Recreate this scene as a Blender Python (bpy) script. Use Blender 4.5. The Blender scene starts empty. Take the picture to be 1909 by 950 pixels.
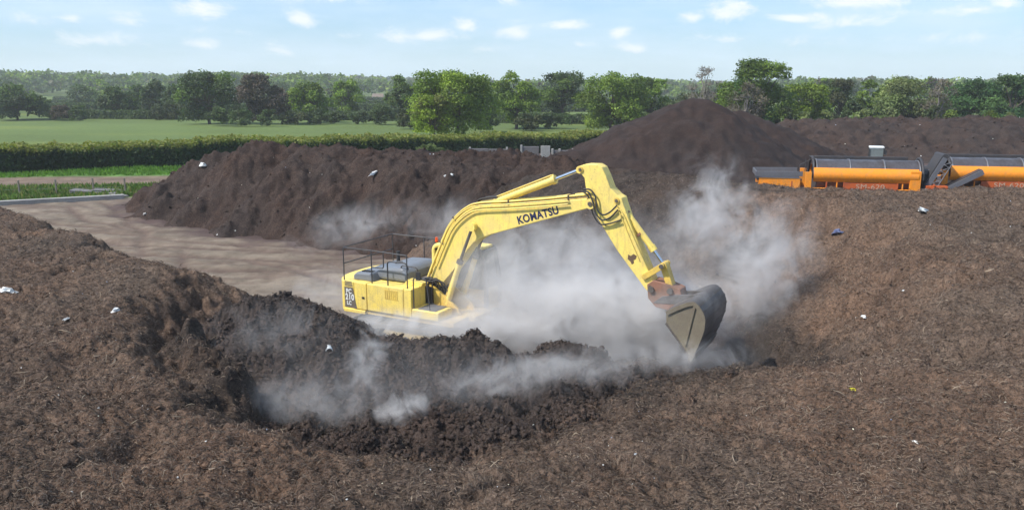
import bpy, math, random
import numpy as np
from mathutils import Vector, Matrix, Euler
R = math.radians
rng = np.random.default_rng(7)
random.seed(7)
scene = bpy.context.scene

# ------------------------------------------------------------ camera, sky, sun, exposure
F_PX, HV, CX, CY, HC = 1500.0, 160.0, 954.5, 475.0, 7.8
PITCH = math.atan((CY - HV) / F_PX)
cd = bpy.data.cameras.new("camera"); cam = bpy.data.objects.new("camera", cd)
scene.collection.objects.link(cam); scene.camera = cam
cam.location = (0, 0, HC); cam.rotation_euler = (math.pi / 2 - PITCH, 0, 0)
cd.sensor_width = 36; cd.lens = 36 * F_PX / 1909; cd.clip_start = 0.2; cd.clip_end = 9000

SUN_DIR = Vector((-0.93, -0.36, 1.12)).normalized()      # towards the sun
SUN_EL = math.asin(SUN_DIR.z); SUN_AZ = math.atan2(SUN_DIR.x, SUN_DIR.y)
sd = bpy.data.lights.new("sun", 'SUN'); sun = bpy.data.objects.new("sun", sd); scene.collection.objects.link(sun)
sd.energy = 4.2; sd.angle = R(0.6); sd.color = (1.0, 0.955, 0.89)
sun.rotation_euler = SUN_DIR.to_track_quat('Z', 'Y').to_euler(); sun.location = (-40, -10, 60)

scene.view_settings.view_transform = 'Standard'; scene.view_settings.look = 'None'
scene.view_settings.exposure = 0.5; scene.view_settings.gamma = 1.0
try: scene.view_settings.use_curve_mapping = False
except Exception: pass
cy = scene.cycles
cy.use_denoising = True
try: cy.denoiser = 'OPENIMAGEDENOISE'
except Exception: pass
cy.max_bounces = 6; cy.diffuse_bounces = 2; cy.glossy_bounces = 2; cy.transmission_bounces = 4
cy.transparent_max_bounces = 8; cy.volume_bounces = 2
cy.volume_step_rate = 1.0; cy.volume_max_steps = 160
cy.use_adaptive_sampling = True; cy.adaptive_threshold = 0.02

HAZE = 0.00030
def P2W(u, v, y=None, z=None):
    """pixel of the 1909x950 photograph -> world point at depth y or on height z (surveying helper)"""
    a = (u - CX) / F_PX; b = (CY - v) / F_PX
    cp, sp = math.cos(PITCH), math.sin(PITCH)
    dx, dy, dz = a, cp + b * sp, -sp + b * cp
    t = (y / dy) if y is not None else (z - HC) / dz
    return np.array([dx * t, dy * t, HC + dz * t])

# ------------------------------------------------------------ node helpers
def new_mat(name):
    m = bpy.data.materials.new(name); m.use_nodes = True
    nt = m.node_tree; nt.nodes.clear()
    out = nt.nodes.new('ShaderNodeOutputMaterial')
    return m, nt, out
def N(nt, typ, **kw):
    n = nt.nodes.new(typ)
    for k, v in kw.items():
        if k.startswith('_'): setattr(n, k[1:], v)
        else:
            n.inputs[k.replace('__', ' ')].default_value = v
    return n
def ramp(nt, src, stops):
    r = nt.nodes.new('ShaderNodeValToRGB'); cr = r.color_ramp
    while len(cr.elements) > 1: cr.elements.remove(cr.elements[-1])
    cr.elements[0].position = stops[0][0]; cr.elements[0].color = (*stops[0][1], 1)
    for p, c in stops[1:]:
        e = cr.elements.new(p); e.color = (*c, 1)
    nt.links.new(src, r.inputs[0]); return r.outputs[0]
def mixc(nt, fac, a, b, mode='MIX'):
    m = nt.nodes.new('ShaderNodeMix'); m.data_type = 'RGBA'; m.blend_type = mode
    def put(s, v):
        if isinstance(v, (tuple, list)): s.default_value = (*v[:3], 1)
        elif isinstance(v, (int, float)): s.default_value = v
        else: nt.links.new(v, s)
    put(m.inputs[0], fac); put(m.inputs[6], a); put(m.inputs[7], b)
    return m.outputs[2]
def math_n(nt, op, a, b=None, c=None, clamp=False):
    m = nt.nodes.new('ShaderNodeMath'); m.operation = op; m.use_clamp = clamp
    for i, v in enumerate((a, b, c)):
        if v is None: continue
        if isinstance(v, (int, float)): m.inputs[i].default_value = v
        else: nt.links.new(v, m.inputs[i])
    return m.outputs[0]
def noise_n(nt, vec, scale, detail=4, rough=0.55, dist=0.0):
    n = N(nt, 'ShaderNodeTexNoise', Scale=scale, Detail=detail, Roughness=rough, Distortion=dist)
    if vec is not None: nt.links.new(vec, n.inputs['Vector'])
    return n.outputs['Fac']

def paint(name, col, rough=0.4, metal=0.0, dirt=0.35, dirtcol=(0.10, 0.075, 0.06), scale=2.5, spec=0.5, coat=0.0, chips=None, grime=0.0):
    m, nt, out = new_mat(name)
    tc = nt.nodes.new('ShaderNodeTexCoord')
    n1 = noise_n(nt, tc.outputs['Object'], scale, 6, 0.65)
    n2 = noise_n(nt, tc.outputs['Object'], scale * 9, 5, 0.7)
    k = math_n(nt, 'MULTIPLY', ramp(nt, n1, [(0.42, (0, 0, 0)), (0.72, (1, 1, 1))]), dirt)
    c = mixc(nt, k, col, dirtcol)
    v = ramp(nt, n2, [(0.3, (0.86, 0.86, 0.86)), (0.7, (1.06, 1.06, 1.06))])
    c = mixc(nt, 1.0, c, v, 'MULTIPLY')
    if grime:
        geo = nt.nodes.new('ShaderNodeNewGeometry'); mpp = N(nt, 'ShaderNodeMapping', Scale=(5, 5, .9)); nt.links.new(tc.outputs['Object'], mpp.inputs['Vector'])
        st_ = noise_n(nt, mpp.outputs[0], 1.6, 7, .7)
        c = mixc(nt, math_n(nt, 'MULTIPLY', ramp(nt, st_, [(0.5, (0, 0, 0)), (0.72, (1, 1, 1))]), grime), c, (0.30, 0.225, 0.12))
        s2 = noise_n(nt, tc.outputs['Object'], 7, 8, .75)
        c = mixc(nt, math_n(nt, 'MULTIPLY', ramp(nt, s2, [(0.60, (0, 0, 0)), (0.66, (1, 1, 1))]), grime * .9), c, (0.24, 0.16, 0.09))
    if chips:
        n3 = noise_n(nt, tc.outputs['Object'], scale * 5, 4, 0.6)
        c = mixc(nt, ramp(nt, n3, [(0.67, (0, 0, 0)), (0.70, (1, 1, 1))]), c, chips)
    b = N(nt, 'ShaderNodeBsdfPrincipled', Metallic=metal)
    b.inputs['Specular IOR Level'].default_value = spec
    nt.links.new(c, b.inputs['Base Color'])
    rr = math_n(nt, 'ADD', math_n(nt, 'MULTIPLY', k, 0.4), rough)
    nt.links.new(rr, b.inputs['Roughness'])
    bp = N(nt, 'ShaderNodeBump', Strength=0.08, Distance=0.01); nt.links.new(n2, bp.inputs['Height'])
    nt.links.new(bp.outputs[0], b.inputs['Normal'])
    nt.links.new(b.outputs[0], out.inputs[0]); return m

M = {}
M['yellow'] = paint('yellow_paint', (0.90, 0.67, 0.15), 0.46, dirt=0.5, dirtcol=(0.55, 0.41, 0.20), grime=.5)
M['yellow_rust'] = paint('worn_yellow_paint', (0.72, 0.48, 0.09), 0.45, dirt=0.5, dirtcol=(0.22, 0.13, 0.07), chips=(0.16, 0.07, 0.035))
M['grey_hood'] = paint('grey_paint', (0.17, 0.185, 0.21), 0.42, dirt=0.3, dirtcol=(0.16, 0.14, 0.13))
M['decal_grey'] = paint('decal_grey', (0.16, 0.135, 0.11), 0.5, dirt=0.2)
M['white'] = paint('white_paint', (0.78, 0.78, 0.75), 0.5, dirt=0.15)
M['letter_cream'] = paint('faded_cream_lettering', (0.5, 0.36, 0.26), 0.6)
M['navy'] = paint('navy_lettering', (0.02, 0.022, 0.07), 0.5, dirt=0.0)
M['rail'] = paint('dark_rail', (0.05, 0.05, 0.055), 0.45)
M['rubber'] = paint('black_rubber', (0.025, 0.025, 0.026), 0.6)
M['steel'] = paint('track_steel', (0.14, 0.12, 0.105), 0.55, metal=0.5, dirt=0.6)
M['chrome'] = paint('cylinder_rod', (0.7, 0.7, 0.72), 0.18, metal=1.0, dirt=0.05)
M['bucket'] = paint('bucket_steel', (0.115, 0.10, 0.092), 0.5, metal=0.25, dirt=0.5, dirtcol=(0.07, 0.055, 0.045), scale=1.5)
M['bucket_side'] = paint('bucket_side_paint', (0.18, 0.15, 0.10), 0.6, dirt=0.8, dirtcol=(0.12, 0.09, 0.07), scale=2.0)
M['rust_red'] = paint('rusty_red_hitch', (0.26, 0.115, 0.07), 0.65, dirt=0.8, dirtcol=(.13, .09, .06))
M['rust'] = paint('bare_rusted_steel', (0.13, 0.075, 0.04), 0.8, dirt=0.5)
M['orange'] = paint('orange_paint', (0.88, 0.285, 0.012), 0.45, dirt=0.4, dirtcol=(0.5, 0.22, 0.05), scale=0.8, grime=.4)
M['orange_red'] = paint('orange_red_chassis', (0.50, 0.10, 0.02), 0.5, dirt=0.5, dirtcol=(0.09, 0.05, 0.04), scale=1.2)
M['drum'] = paint('drum_mesh_steel', (0.24, 0.20, 0.19), 0.30, metal=0.85, dirt=0.7, dirtcol=(0.05, 0.038, 0.035), scale=1.0)
M['belt'] = paint('conveyor_belt', (0.035, 0.033, 0.036), 0.6)
M['grey_steel'] = paint('grey_steel', (0.16, 0.16, 0.175), 0.45, metal=0.3, dirt=0.3)
M['amber'] = paint('beacon_orange', (0.8, 0.09, 0.01), 0.3, dirt=0.0)
M['concrete'] = paint('concrete', (0.36, 0.345, 0.32), 0.85, dirt=0.5, dirtcol=(0.16, 0.14, 0.12), scale=0.9, spec=0.2)
M['concrete_dark'] = paint('stained_concrete', (0.17, 0.16, 0.16), 0.85, dirt=0.5, scale=0.9, spec=0.2)
M['roof'] = paint('brown_roof_tiles', (0.20, 0.15, 0.12), 0.8)
M['wood'] = paint('weathered_wood', (0.22, 0.19, 0.15), 0.8)
M['wire'] = paint('fence_wire', (0.2, 0.22, 0.2), 0.5, metal=0.6)
M['litter_white'] = paint('pale_plastic', (0.75, 0.75, 0.72), 0.5, dirt=0.25)
M['litter_yellow'] = paint('yellow_plastic', (0.75, 0.68, 0.05), 0.4, dirt=0.0)
M['litter_blue'] = paint('blue_plastic', (0.10, 0.12, 0.22), 0.4, dirt=0.1)
M['bark'] = paint('bark', (0.10, 0.08, 0.065), 0.9, dirt=0.3, dirtcol=(0.05, 0.05, 0.04), scale=3, spec=0.1)
M['bark_pale'] = paint('pale_bark', (0.26, 0.23, 0.20), 0.9, dirt=0.3, dirtcol=(0.12, 0.10, 0.09), scale=3, spec=0.1)
M['cab_grey'] = paint('dusty_cab_glass', (0.16, 0.19, 0.19), 0.15, dirt=0.3)
m, nt, out = new_mat('cab_glass')
b = N(nt, 'ShaderNodeBsdfPrincipled', Roughness=0.05); b.inputs['Base Color'].default_value = (0.03, 0.04, 0.045, 1)
nt.links.new(b.outputs[0], out.inputs[0]); M['glass'] = m

def compost(name, c_dark, c_mid, c_light, wet=None, bump=1.0, smooth=False, edge=None):
    m, nt, out = new_mat(name)
    geo = nt.nodes.new('ShaderNodeNewGeometry'); pos = geo.outputs['Position']
    mp = N(nt, 'ShaderNodeMapping', Scale=(1, 1, 1.4)); nt.links.new(pos, mp.inputs['Vector'])
    n0 = noise_n(nt, pos, 0.22, 4, 0.6)
    n1 = noise_n(nt, pos, 1.7, 5, 0.65, 0.6)
    n2 = noise_n(nt, pos, 13.0, 5, 0.7, 0.4)
    n3 = noise_n(nt, pos, 55.0, 3, 0.7)
    c = ramp(nt, n2, [(0.30, c_dark), (0.5, c_mid), (0.72, c_light)])
    c = mixc(nt, ramp(nt, n1, [(0.35, (0, 0, 0)), (0.7, (1, 1, 1))]), c, mixc(nt, 0.55, c, c_dark))
    n00 = noise_n(nt, pos, 0.55, 5, 0.62, 0.8)
    c = mixc(nt, math_n(nt, 'MULTIPLY', ramp(nt, n00, [(0.47, (0, 0, 0)), (0.64, (1, 1, 1))]), 0.75), c, mixc(nt, 1.0, c, (0.60, 0.62, 0.66), 'MULTIPLY'))
    c = mixc(nt, math_n(nt, 'MULTIPLY', ramp(nt, n0, [(0.38, (0, 0, 0)), (0.62, (1, 1, 1))]), 0.6), c,
             mixc(nt, 1.0, c, (1.18, 0.94, 0.80), 'MULTIPLY'))
    sp = ramp(nt, n3, [(0.28, (0.45, 0.45, 0.45)), (0.5, (1, 1, 1)), (0.74, (1.7, 1.65, 1.55))])
    c = mixc(nt, 0.0 if smooth else 0.8, c, mixc(nt, 1.0, c, sp, 'MULTIPLY'))
    if edge:
        at = nt.nodes.new('ShaderNodeAttribute'); at.attribute_name = 'wet'
        e_ = math_n(nt, 'ADD', at.outputs['Fac'], math_n(nt, 'MULTIPLY', math_n(nt, 'SUBTRACT', n1, 0.5), 0.7)); e_ = ramp(nt, e_, [(0.2, (0, 0, 0)), (0.9, (1, 1, 1))])
        c = mixc(nt, e_, c, mixc(nt, 1.0, c, edge, 'MULTIPLY'))
    if wet:
        at = nt.nodes.new('ShaderNodeAttribute'); at.attribute_name = 'wet'
        w = math_n(nt, 'ADD', at.outputs['Fac'], math_n(nt, 'MULTIPLY', math_n(nt, 'SUBTRACT', n1, 0.5), 0.8))
        w = ramp(nt, w, [(0.3, (0, 0, 0)), (0.65, (1, 1, 1))])
        c = mixc(nt, w, c, mixc(nt, 1.0, c, wet, 'MULTIPLY'))
    b = N(nt, 'ShaderNodeBsdfPrincipled', Roughness=0.9); b.inputs['Specular IOR Level'].default_value = 0.15
    nt.links.new(c, b.inputs['Base Color'])
    b1 = N(nt, 'ShaderNodeBump', Strength=0.7 * bump, Distance=0.10); nt.links.new(n2, b1.inputs['Height'])
    b2 = N(nt, 'ShaderNodeBump', Strength=0.6 * bump, Distance=0.02); nt.links.new(n3, b2.inputs['Height'])
    nt.links.new(b1.outputs[0], b2.inputs['Normal']); nt.links.new(b2.outputs[0], b.inputs['Normal'])
    nt.links.new(b.outputs[0], out.inputs[0]); return m
WET = (0.45, 0.50, 0.56)
M['compost'] = compost('brown_compost', (0.043, 0.031, 0.024), (0.142, 0.102, 0.076), (0.23, 0.17, 0.13), WET)
M['compost_dark'] = compost('dark_compost', (0.018, 0.013, 0.011), (0.055, 0.039, 0.033), (0.098, 0.072, 0.060), WET)
M['compost_black'] = compost('fresh_black_compost', (0.022, 0.017, 0.015), (0.066, 0.051, 0.045), (0.13, 0.103, 0.088), edge=(2.0, 1.8, 1.55))
M['compost_fine'] = compost('fine_screened_compost', (0.021, 0.015, 0.014), (0.037, 0.027, 0.024), (0.054, 0.040, 0.036), bump=0.35)
M['fibre'] = None

def attr_mat(name, rough=0.9, bump=0.0, transl=0.0, var=0.25, nscale=0.4, spec=0.15):
    m, nt, out = new_mat(name)
    at = nt.nodes.new('ShaderNodeAttribute'); at.attribute_name = 'col'
    geo = nt.nodes.new('ShaderNodeNewGeometry')
    n = noise_n(nt, geo.outputs['Position'], nscale, 6, 0.65)
    v = ramp(nt, n, [(0.3, (1 - var,) * 3), (0.7, (1 + var,) * 3)])
    c = mixc(nt, 1.0, at.outputs['Color'], v, 'MULTIPLY')
    b = N(nt, 'ShaderNodeBsdfPrincipled', Roughness=rough); b.inputs['Specular IOR Level'].default_value = spec
    nt.links.new(c, b.inputs['Base Color'])
    if bump:
        n2 = noise_n(nt, geo.outputs['Position'], 3.0, 6, 0.7)
        bp = N(nt, 'ShaderNodeBump', Strength=0.6, Distance=bump); nt.links.new(n2, bp.inputs['Height']); nt.links.new(bp.outputs[0], b.inputs['Normal'])
    sh = b.outputs[0]
    if transl:
        t = N(nt, 'ShaderNodeBsdfTranslucent'); nt.links.new(mixc(nt, 1.0, c, (1.1, 1.25, 0.5), 'MULTIPLY'), t.inputs[0])
        mx = nt.nodes.new('ShaderNodeMixShader'); mx.inputs[0].default_value = transl
        nt.links.new(b.outputs[0], mx.inputs[1]); nt.links.new(t.outputs[0], mx.inputs[2]); sh = mx.outputs[0]
    nt.links.new(sh, out.inputs[0]); return m
M['leaf'] = attr_mat('foliage', 0.6, transl=0.34, var=0.3, nscale=0.35, spec=0.25)
M['ground'] = attr_mat('ground_soil_and_grass', 0.95, bump=0.12, var=0.22, nscale=1.3)
M['fibre'] = attr_mat('straw_fibre', 0.85, var=0.1)

# ------------------------------------------------------------ world sky
w = bpy.data.worlds.new("World"); scene.world = w; w.use_nodes = True
nt = w.node_tree; nt.nodes.clear()
wo = nt.nodes.new('ShaderNodeOutputWorld'); bg = N(nt, 'ShaderNodeBackground', Strength=0.112)
sky = nt.nodes.new('ShaderNodeTexSky'); sky.sky_type = 'NISHITA'; sky.sun_disc = False
sky.sun_elevation = SUN_EL; sky.sun_rotation = SUN_AZ; sky.air_density = 1.0; sky.dust_density = 1.2; sky.ozone_density = 1.6; sky.altitude = 50
tc = nt.nodes.new('ShaderNodeTexCoord'); dirv = tc.outputs['Generated']
sx = nt.nodes.new('ShaderNodeSeparateXYZ'); nt.links.new(dirv, sx.inputs[0])
az = math_n(nt, 'ARCTAN2', sx.outputs[0], sx.outputs[1]); el = math_n(nt, 'ARCSINE', sx.outputs[2])
cv = nt.nodes.new('ShaderNodeCombineXYZ'); nt.links.new(az, cv.inputs[0]); nt.links.new(el, cv.inputs[1])
# clouds: direction (azimuth, elevation) of each cumulus, its half-width and half-height, in degrees
def ang(u, v):
    p = P2W(u, v, y=100.0) - np.array([0, 0, HC]); p /= np.linalg.norm(p)
    return math.atan2(p[0], p[1]), math.asin(p[2])
mpc = N(nt, 'ShaderNodeMapping', Scale=(1, 1.9, 1)); nt.links.new(cv.outputs[0], mpc.inputs['Vector']); nz = noise_n(nt, mpc.outputs[0], 17.0, 8, 0.68, .4)
nzl = noise_n(nt, cv.outputs[0], 9.0, 3, 0.5)
cl = None
clouds = [(378, 22, 55, 26, 1), (567, 36, 38, 22, .9), (235, 36, 34, 18, .8), (178, 76, 60, 18, .75), (135, 38, 18, 11, .7), (40, 38, 45, 12, .5),
          (380, 84, 38, 12, .6), (410, 58, 40, 10, .45), (520, 96, 35, 14, .5), (640, 68, 30, 10, .5), (800, 68, 85, 18, 1), (870, 52, 30, 18, .9),
          (965, 62, 40, 22, 1), (1050, 48, 45, 13, .95), (1155, 62, 26, 17, .9), (1080, 84, 25, 9, .7), (1185, 92, 42, 14, .7), (900, 92, 40, 12, .55),
          (1350, 28, 46, 32, 1.25), (1300, 32, 36, 18, .9), (1480, 36, 52, 14, .95), (1600, 6, 110, 16, .8), (1790, 20, 90, 14, .75), (1875, 8, 30, 16, .95),
          (1640, 74, 140, 12, .4), (1345, 74, 60, 10, .45), (1580, 45, 60, 12, .5), (620, 2, 60, 10, .5), (950, 2, 30, 12, .5)]
def cloudfield(vec):
    cl = None
    sp = nt.nodes.new('ShaderNodeSeparateXYZ'); nt.links.new(vec, sp.inputs[0])
    for (u, v, hw, hh, s) in clouds:
        a0, e0 = ang(u, v); wa = hw / F_PX * 1.15; he = hh / F_PX * 1.15
        dx = math_n(nt, 'MULTIPLY', math_n(nt, 'SUBTRACT', sp.outputs[0], a0), 1 / wa)
        dy = math_n(nt, 'MULTIPLY', math_n(nt, 'SUBTRACT', sp.outputs[1], e0), 1 / he)
        # flat base: below the centre the ellipse is squashed
        dy = math_n(nt, 'MAXIMUM', dy, math_n(nt, 'MULTIPLY', dy, -1.7))
        r2 = math_n(nt, 'ADD', math_n(nt, 'MULTIPLY', dx, dx), math_n(nt, 'MULTIPLY', dy, dy))
        f = math_n(nt, 'MULTIPLY', math_n(nt, 'SUBTRACT', 1.0, math_n(nt, 'SQRT', r2)), s)
        cl = f if cl is None else math_n(nt, 'MAXIMUM', cl, f)
    return cl
cf = cloudfield(cv.outputs[0])
d = math_n(nt, 'ADD', math_n(nt, 'MAXIMUM', cf, -0.6), math_n(nt, 'MULTIPLY', math_n(nt, 'SUBTRACT', nz, 0.52), 3.2))
cm = nt.nodes.new('ShaderNodeMapRange'); cm.interpolation_type = 'SMOOTHSTEP'
for i, v_ in ((1, -0.05), (2, 0.95), (3, 0.0), (4, 0.9)): cm.inputs[i].default_value = v_
nt.links.new(d, cm.inputs[0])
# thin high veil, stronger towards the right and the horizon
mpv = N(nt, 'ShaderNodeMapping', Scale=(3.0, 13.0, 1.0)); nt.links.new(cv.outputs[0], mpv.inputs['Vector'])
veil = ramp(nt, noise_n(nt, mpv.outputs[0], 1.6, 5, 0.6), [(0.35, (0.2,) * 3), (0.70, (0.85,) * 3)])
horiz = nt.nodes.new('ShaderNodeMapRange')
for i, v_ in ((1, 0.11), (2, 0.0), (3, 0.0), (4, 0.5)): horiz.inputs[i].default_value = v_
nt.links.new(el, horiz.inputs[0])
veil = math_n(nt, 'MAXIMUM', veil, horiz.outputs[0])
skyc = mixc(nt, 1.0, sky.outputs[0], (0.60, 0.90, 1.20), 'MULTIPLY')
c1 = mixc(nt, veil, skyc, (4.5, 5.7, 7.0))
c2 = mixc(nt, cm.outputs[0], c1, (6.9, 6.95, 7.15))
nt.links.new(c2, bg.inputs['Color']); nt.links.new(bg.outputs[0], wo.inputs[0])

# ------------------------------------------------------------ numpy noise
_rs = np.random.RandomState(11)
_perm = _rs.permutation(4096); _perm = np.concatenate([_perm, _perm])
_ga = _rs.rand(4096) * 2 * np.pi; _gx, _gy = np.cos(_ga), np.sin(_ga); _rv = _rs.rand(4096, 3)
def pn(x, y, s=0):
    x = np.asarray(x, float) + 37.7 * s; y = np.asarray(y, float) - 21.3 * s
    xi = np.floor(x).astype(int); yi = np.floor(y).astype(int); fx = x - xi; fy = y - yi
    u = fx * fx * fx * (fx * (fx * 6 - 15) + 10); v = fy * fy * fy * (fy * (fy * 6 - 15) + 10)
    def g(ix, iy, dx, dy):
        h = _perm[_perm[ix & 4095] + (iy & 4095) & 4095]
        return _gx[h] * dx + _gy[h] * dy
    a = g(xi, yi, fx, fy); b = g(xi + 1, yi, fx - 1, fy); c = g(xi, yi + 1, fx, fy - 1); d = g(xi + 1, yi + 1, fx - 1, fy - 1)
    return (a * (1 - u) + b * u) * (1 - v) + (c * (1 - u) + d * u) * v * 1.0
def fbm(x, y, f, o, s=0, g=0.5):
    t = 0; a = 1
    for i in range(o):
        t = t + a * pn(x * f, y * f, s + i * 3); f *= 2.03; a *= g
    return t
def cell(x, y, f, s=0):
    """rounded clod bumps: 1 at feature points, 0 between them"""
    x = np.asarray(x) * f + 11.1 * s; y = np.asarray(y) * f + 5.7 * s
    xi = np.floor(x).astype(int); yi = np.floor(y).astype(int); best = np.full(np.shape(x), 9.0); bh = np.zeros(np.shape(x))
    for i in (-1, 0, 1):
        for j in (-1, 0, 1):
            h = _perm[_perm[(xi + i) & 4095] + ((yi + j) & 4095) & 4095]
            px = xi + i + _rv[h, 0]; py = yi + j + _rv[h, 1]; r = 0.45 + 0.5 * _rv[h, 2]
            d = ((px - x) ** 2 + (py - y) ** 2) / (r * r)
            m = d < best; best = np.where(m, d, best); bh = np.where(m, _rv[h, 2], bh)
    return np.clip(1 - best, 0, 1) ** .8 * (0.35 + 0.65 * bh)
def sstep(a, b, x):
    t = np.clip((x - a) / (b - a), 0, 1); return t * t * (3 - 2 * t)
def poly_sd(x, y, poly):
    """signed distance, positive inside"""
    d = np.full(np.shape(x), 1e9); ins = np.zeros(np.shape(x), bool); n = len(poly)
    for i in range(n):
        ax, ay = poly[i]; bx, by = poly[(i + 1) % n]; ex, ey = bx - ax, by - ay
        t = np.clip(((x - ax) * ex + (y - ay) * ey) / (ex * ex + ey * ey), 0, 1)
        d = np.minimum(d, np.hypot(x - ax - t * ex, y - ay - t * ey))
        if ay != by:
            c = ((ay > y) != (by > y)) & (x < (bx - ax) * (y - ay) / (by - ay) + ax); ins ^= c
    return np.where(ins, d, -d)
def ridge(x, y, pts, slope, rnd=0.35):
    """heap around a polyline of (x,y,crest z)"""
    h = np.full(np.shape(x), -9.0)
    for (ax, ay, az), (bx, by, bz) in zip(pts[:-1], pts[1:]):
        ex, ey = bx - ax, by - ay
        t = np.clip(((x - ax) * ex + (y - ay) * ey) / (ex * ex + ey * ey + 1e-9), 0, 1)
        d = np.hypot(x - ax - t * ex, y - ay - t * ey)
        h = np.maximum(h, az + (bz - az) * t - slope * (np.sqrt(d * d + rnd * rnd) - rnd))
    return h
def smin(a, b, k):
    h = np.clip(0.5 + 0.5 * (b - a) / k, 0, 1); return b * (1 - h) + a * h - k * h * (1 - h)
def smax(a, b, k): return -smin(-a, -b, k)
class TPS:
    def __init__(s, P):
        P = np.array(P, float); s.c = P[:, :2]; n = len(P)
        K = s.k(np.hypot(s.c[:, None, 0] - s.c[None, :, 0], s.c[:, None, 1] - s.c[None, :, 1])) + np.eye(n) * 0.5
        Q = np.hstack([np.ones((n, 1)), s.c]); A = np.block([[K, Q], [Q.T, np.zeros((3, 3))]])
        s.w = np.linalg.solve(A, np.concatenate([P[:, 2], np.zeros(3)]))
    @staticmethod
    def k(r): return np.where(r > 1e-9, r * r * np.log(r + 1e-12), 0)
    def __call__(s, x, y):
        sh = np.shape(x); x = np.ravel(x); y = np.ravel(y)
        o = s.w[-3] + s.w[-2] * x + s.w[-1] * y
        for (cx, cy_), wi in zip(s.c, s.w[:-3]): o = o + wi * s.k(np.hypot(x - cx, y - cy_))
        return o.reshape(sh)

# ------------------------------------------------------------ height functions
def px(*rows): return [tuple(P2W(u, v, z=z)) for u, v, z in rows]
CAP = TPS(px((0, 402, 3.15), (80, 425, 2.95), (150, 440, 2.9), (230, 468, 2.75), (300, 490, 2.75), (370, 515, 2.6), (430, 538, 2.5),
             (0, 560, 2.5), (0, 500, 2.75), (200, 560, 2.5), (200, 650, 2.2), (0, 700, 2.15), (0, 950, 1.9), (300, 640, 2.3), (300, 740, 2.1), (300, 830, 1.85),
             (430, 720, 2.0), (450, 840, 1.75), (300, 950, 1.7), (560, 850, 1.55), (700, 870, 1.5), (954, 950, 1.45), (954, 820, 1.25),
             (900, 760, 1.1), (1100, 720, 1.0), (1300, 720, 1.0), (1440, 680, 1.2), (1909, 950, 1.7), (1500, 900, 1.4), (1500, 780, 1.3),
             (1909, 700, 2.2), (1600, 600, 2.0), (1909, 500, 3.1), (1500, 480, 2.9), (1909, 400, 3.75), (1700, 360, 4.0), (1909, 350, 4.1),
             (1430, 350, 3.9), (1400, 600, 1.6), (1300, 345, 3.8), (1200, 330, 3.8), (1100, 320, 3.8), (1000, 315, 3.7), (1250, 430, 2.8), (1150, 430, 2.6)) + [(16, 34, 2.5), (30, 33, 2.4), (6, 43, 3.6), (0, 3, 1.7), (-15, 3, 2.2), (15, 3, 2.0), (30, 20, 3.6), (40, 31, 3.5), (-32, 35, 3.3), (-30, 15, 2.6)])
POLY_A = [(-26, 40.5), (-17.2, 33.8), (-11, 28.2), (-6.2, 24.0), (-5.2, 22.0), (-6.0, 20.7), (-6.7, 19.4), (-6.5, 18.2), (-5.5, 17.4), (-5.2, 16.7), (-4.9, 15.9), (-4.1, 15.3), (-3.0, 15.1), (-1.5, 15.4),
          (0.0, 16.4), (1.5, 17.9), (3.3, 19.2), (5.0, 19.6), (6.6, 19.9), (7.0, 20.9), (6.7, 22.7), (6.0, 25), (4.4, 28), (1.5, 31), (-3, 34), (-5, 37), (0, 46), (8, 44), (14, 36.5), (25, 34.8), (45, 33.5), (62, 31), (62, -14), (-48, -14), (-48, 56)]
POLY_B = [(-24.4, 50.3), (-20, 46.2), (-15.8, 42.8), (-8, 38.4), (0, 34.0), (4, 33), (7.5, 34), (10, 38), (10, 42), (7, 46.5), (0, 51.5), (-10, 54.5), (-18, 56.8), (-23, 56), (-26, 53.4)]
CAP_B = TPS([tuple(P2W(320, 292, z=3.5)), tuple(P2W(400, 284, z=3.9)), tuple(P2W(450, 296, z=3.7)), tuple(P2W(530, 280, z=4.1)), tuple(P2W(630, 286, z=3.95)), tuple(P2W(690, 296, z=3.8)), tuple(P2W(760, 278, z=4.2)),
             tuple(P2W(830, 286, z=4.0)), tuple(P2W(950, 292, z=4.0)), tuple(P2W(1060, 302, z=4.0)), tuple(P2W(1200, 322, z=4.0)), tuple(P2W(1320, 335, z=3.9)), (-26, 52, 3.4), (16, 36, 3.9)])
def detail(x, y, amt=1.0, lo=1.0):
    """lumpy surface of tipped compost"""
    n = 0.16 * lo * fbm(x, y, 0.35, 3, 1) + amt * (0.10 * fbm(x, y, 1.3, 3, 4) + 0.055 * fbm(x, y, 4.2, 3, 8) )
    m = sstep(-0.25, 0.35, fbm(x, y, 0.5, 2, 20)); wx = x + .12 * fbm(x, y, 2.5, 3, 36); wy = y + .12 * fbm(x, y, 2.5, 3, 37)
    n = n + amt * m * (0.10 * cell(wx, wy, 1.6, 1) * sstep(0.0, 0.3, fbm(x, y, .9, 2, 31)) + 0.04 * cell(wx, wy, 4.0, 2) + 0.015 * cell(wx, wy, 9.0, 3))
    n = n + amt * .03 * fbm(x, y, 7.0, 3, 18, .65) + amt * .05 * (1 - 2.2 * np.abs(fbm(wx, wy, 3.4, 3, 29)))
    n = n + amt * 0.024 * fbm(x, y, 14, 2, 9) + amt * .05 * fbm(x, y, 3.0, 3, 19, .6) - amt * .16 * sstep(.30, .62, fbm(x, y, 1.1, 3, 66)) 
    return n
def warp(x, y, a=0.35, f=0.5, s=50):
    return x + a * (2 * fbm(x, y, f, 3, s)), y + a * (2 * fbm(x, y, f, 3, s + 9))
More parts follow.
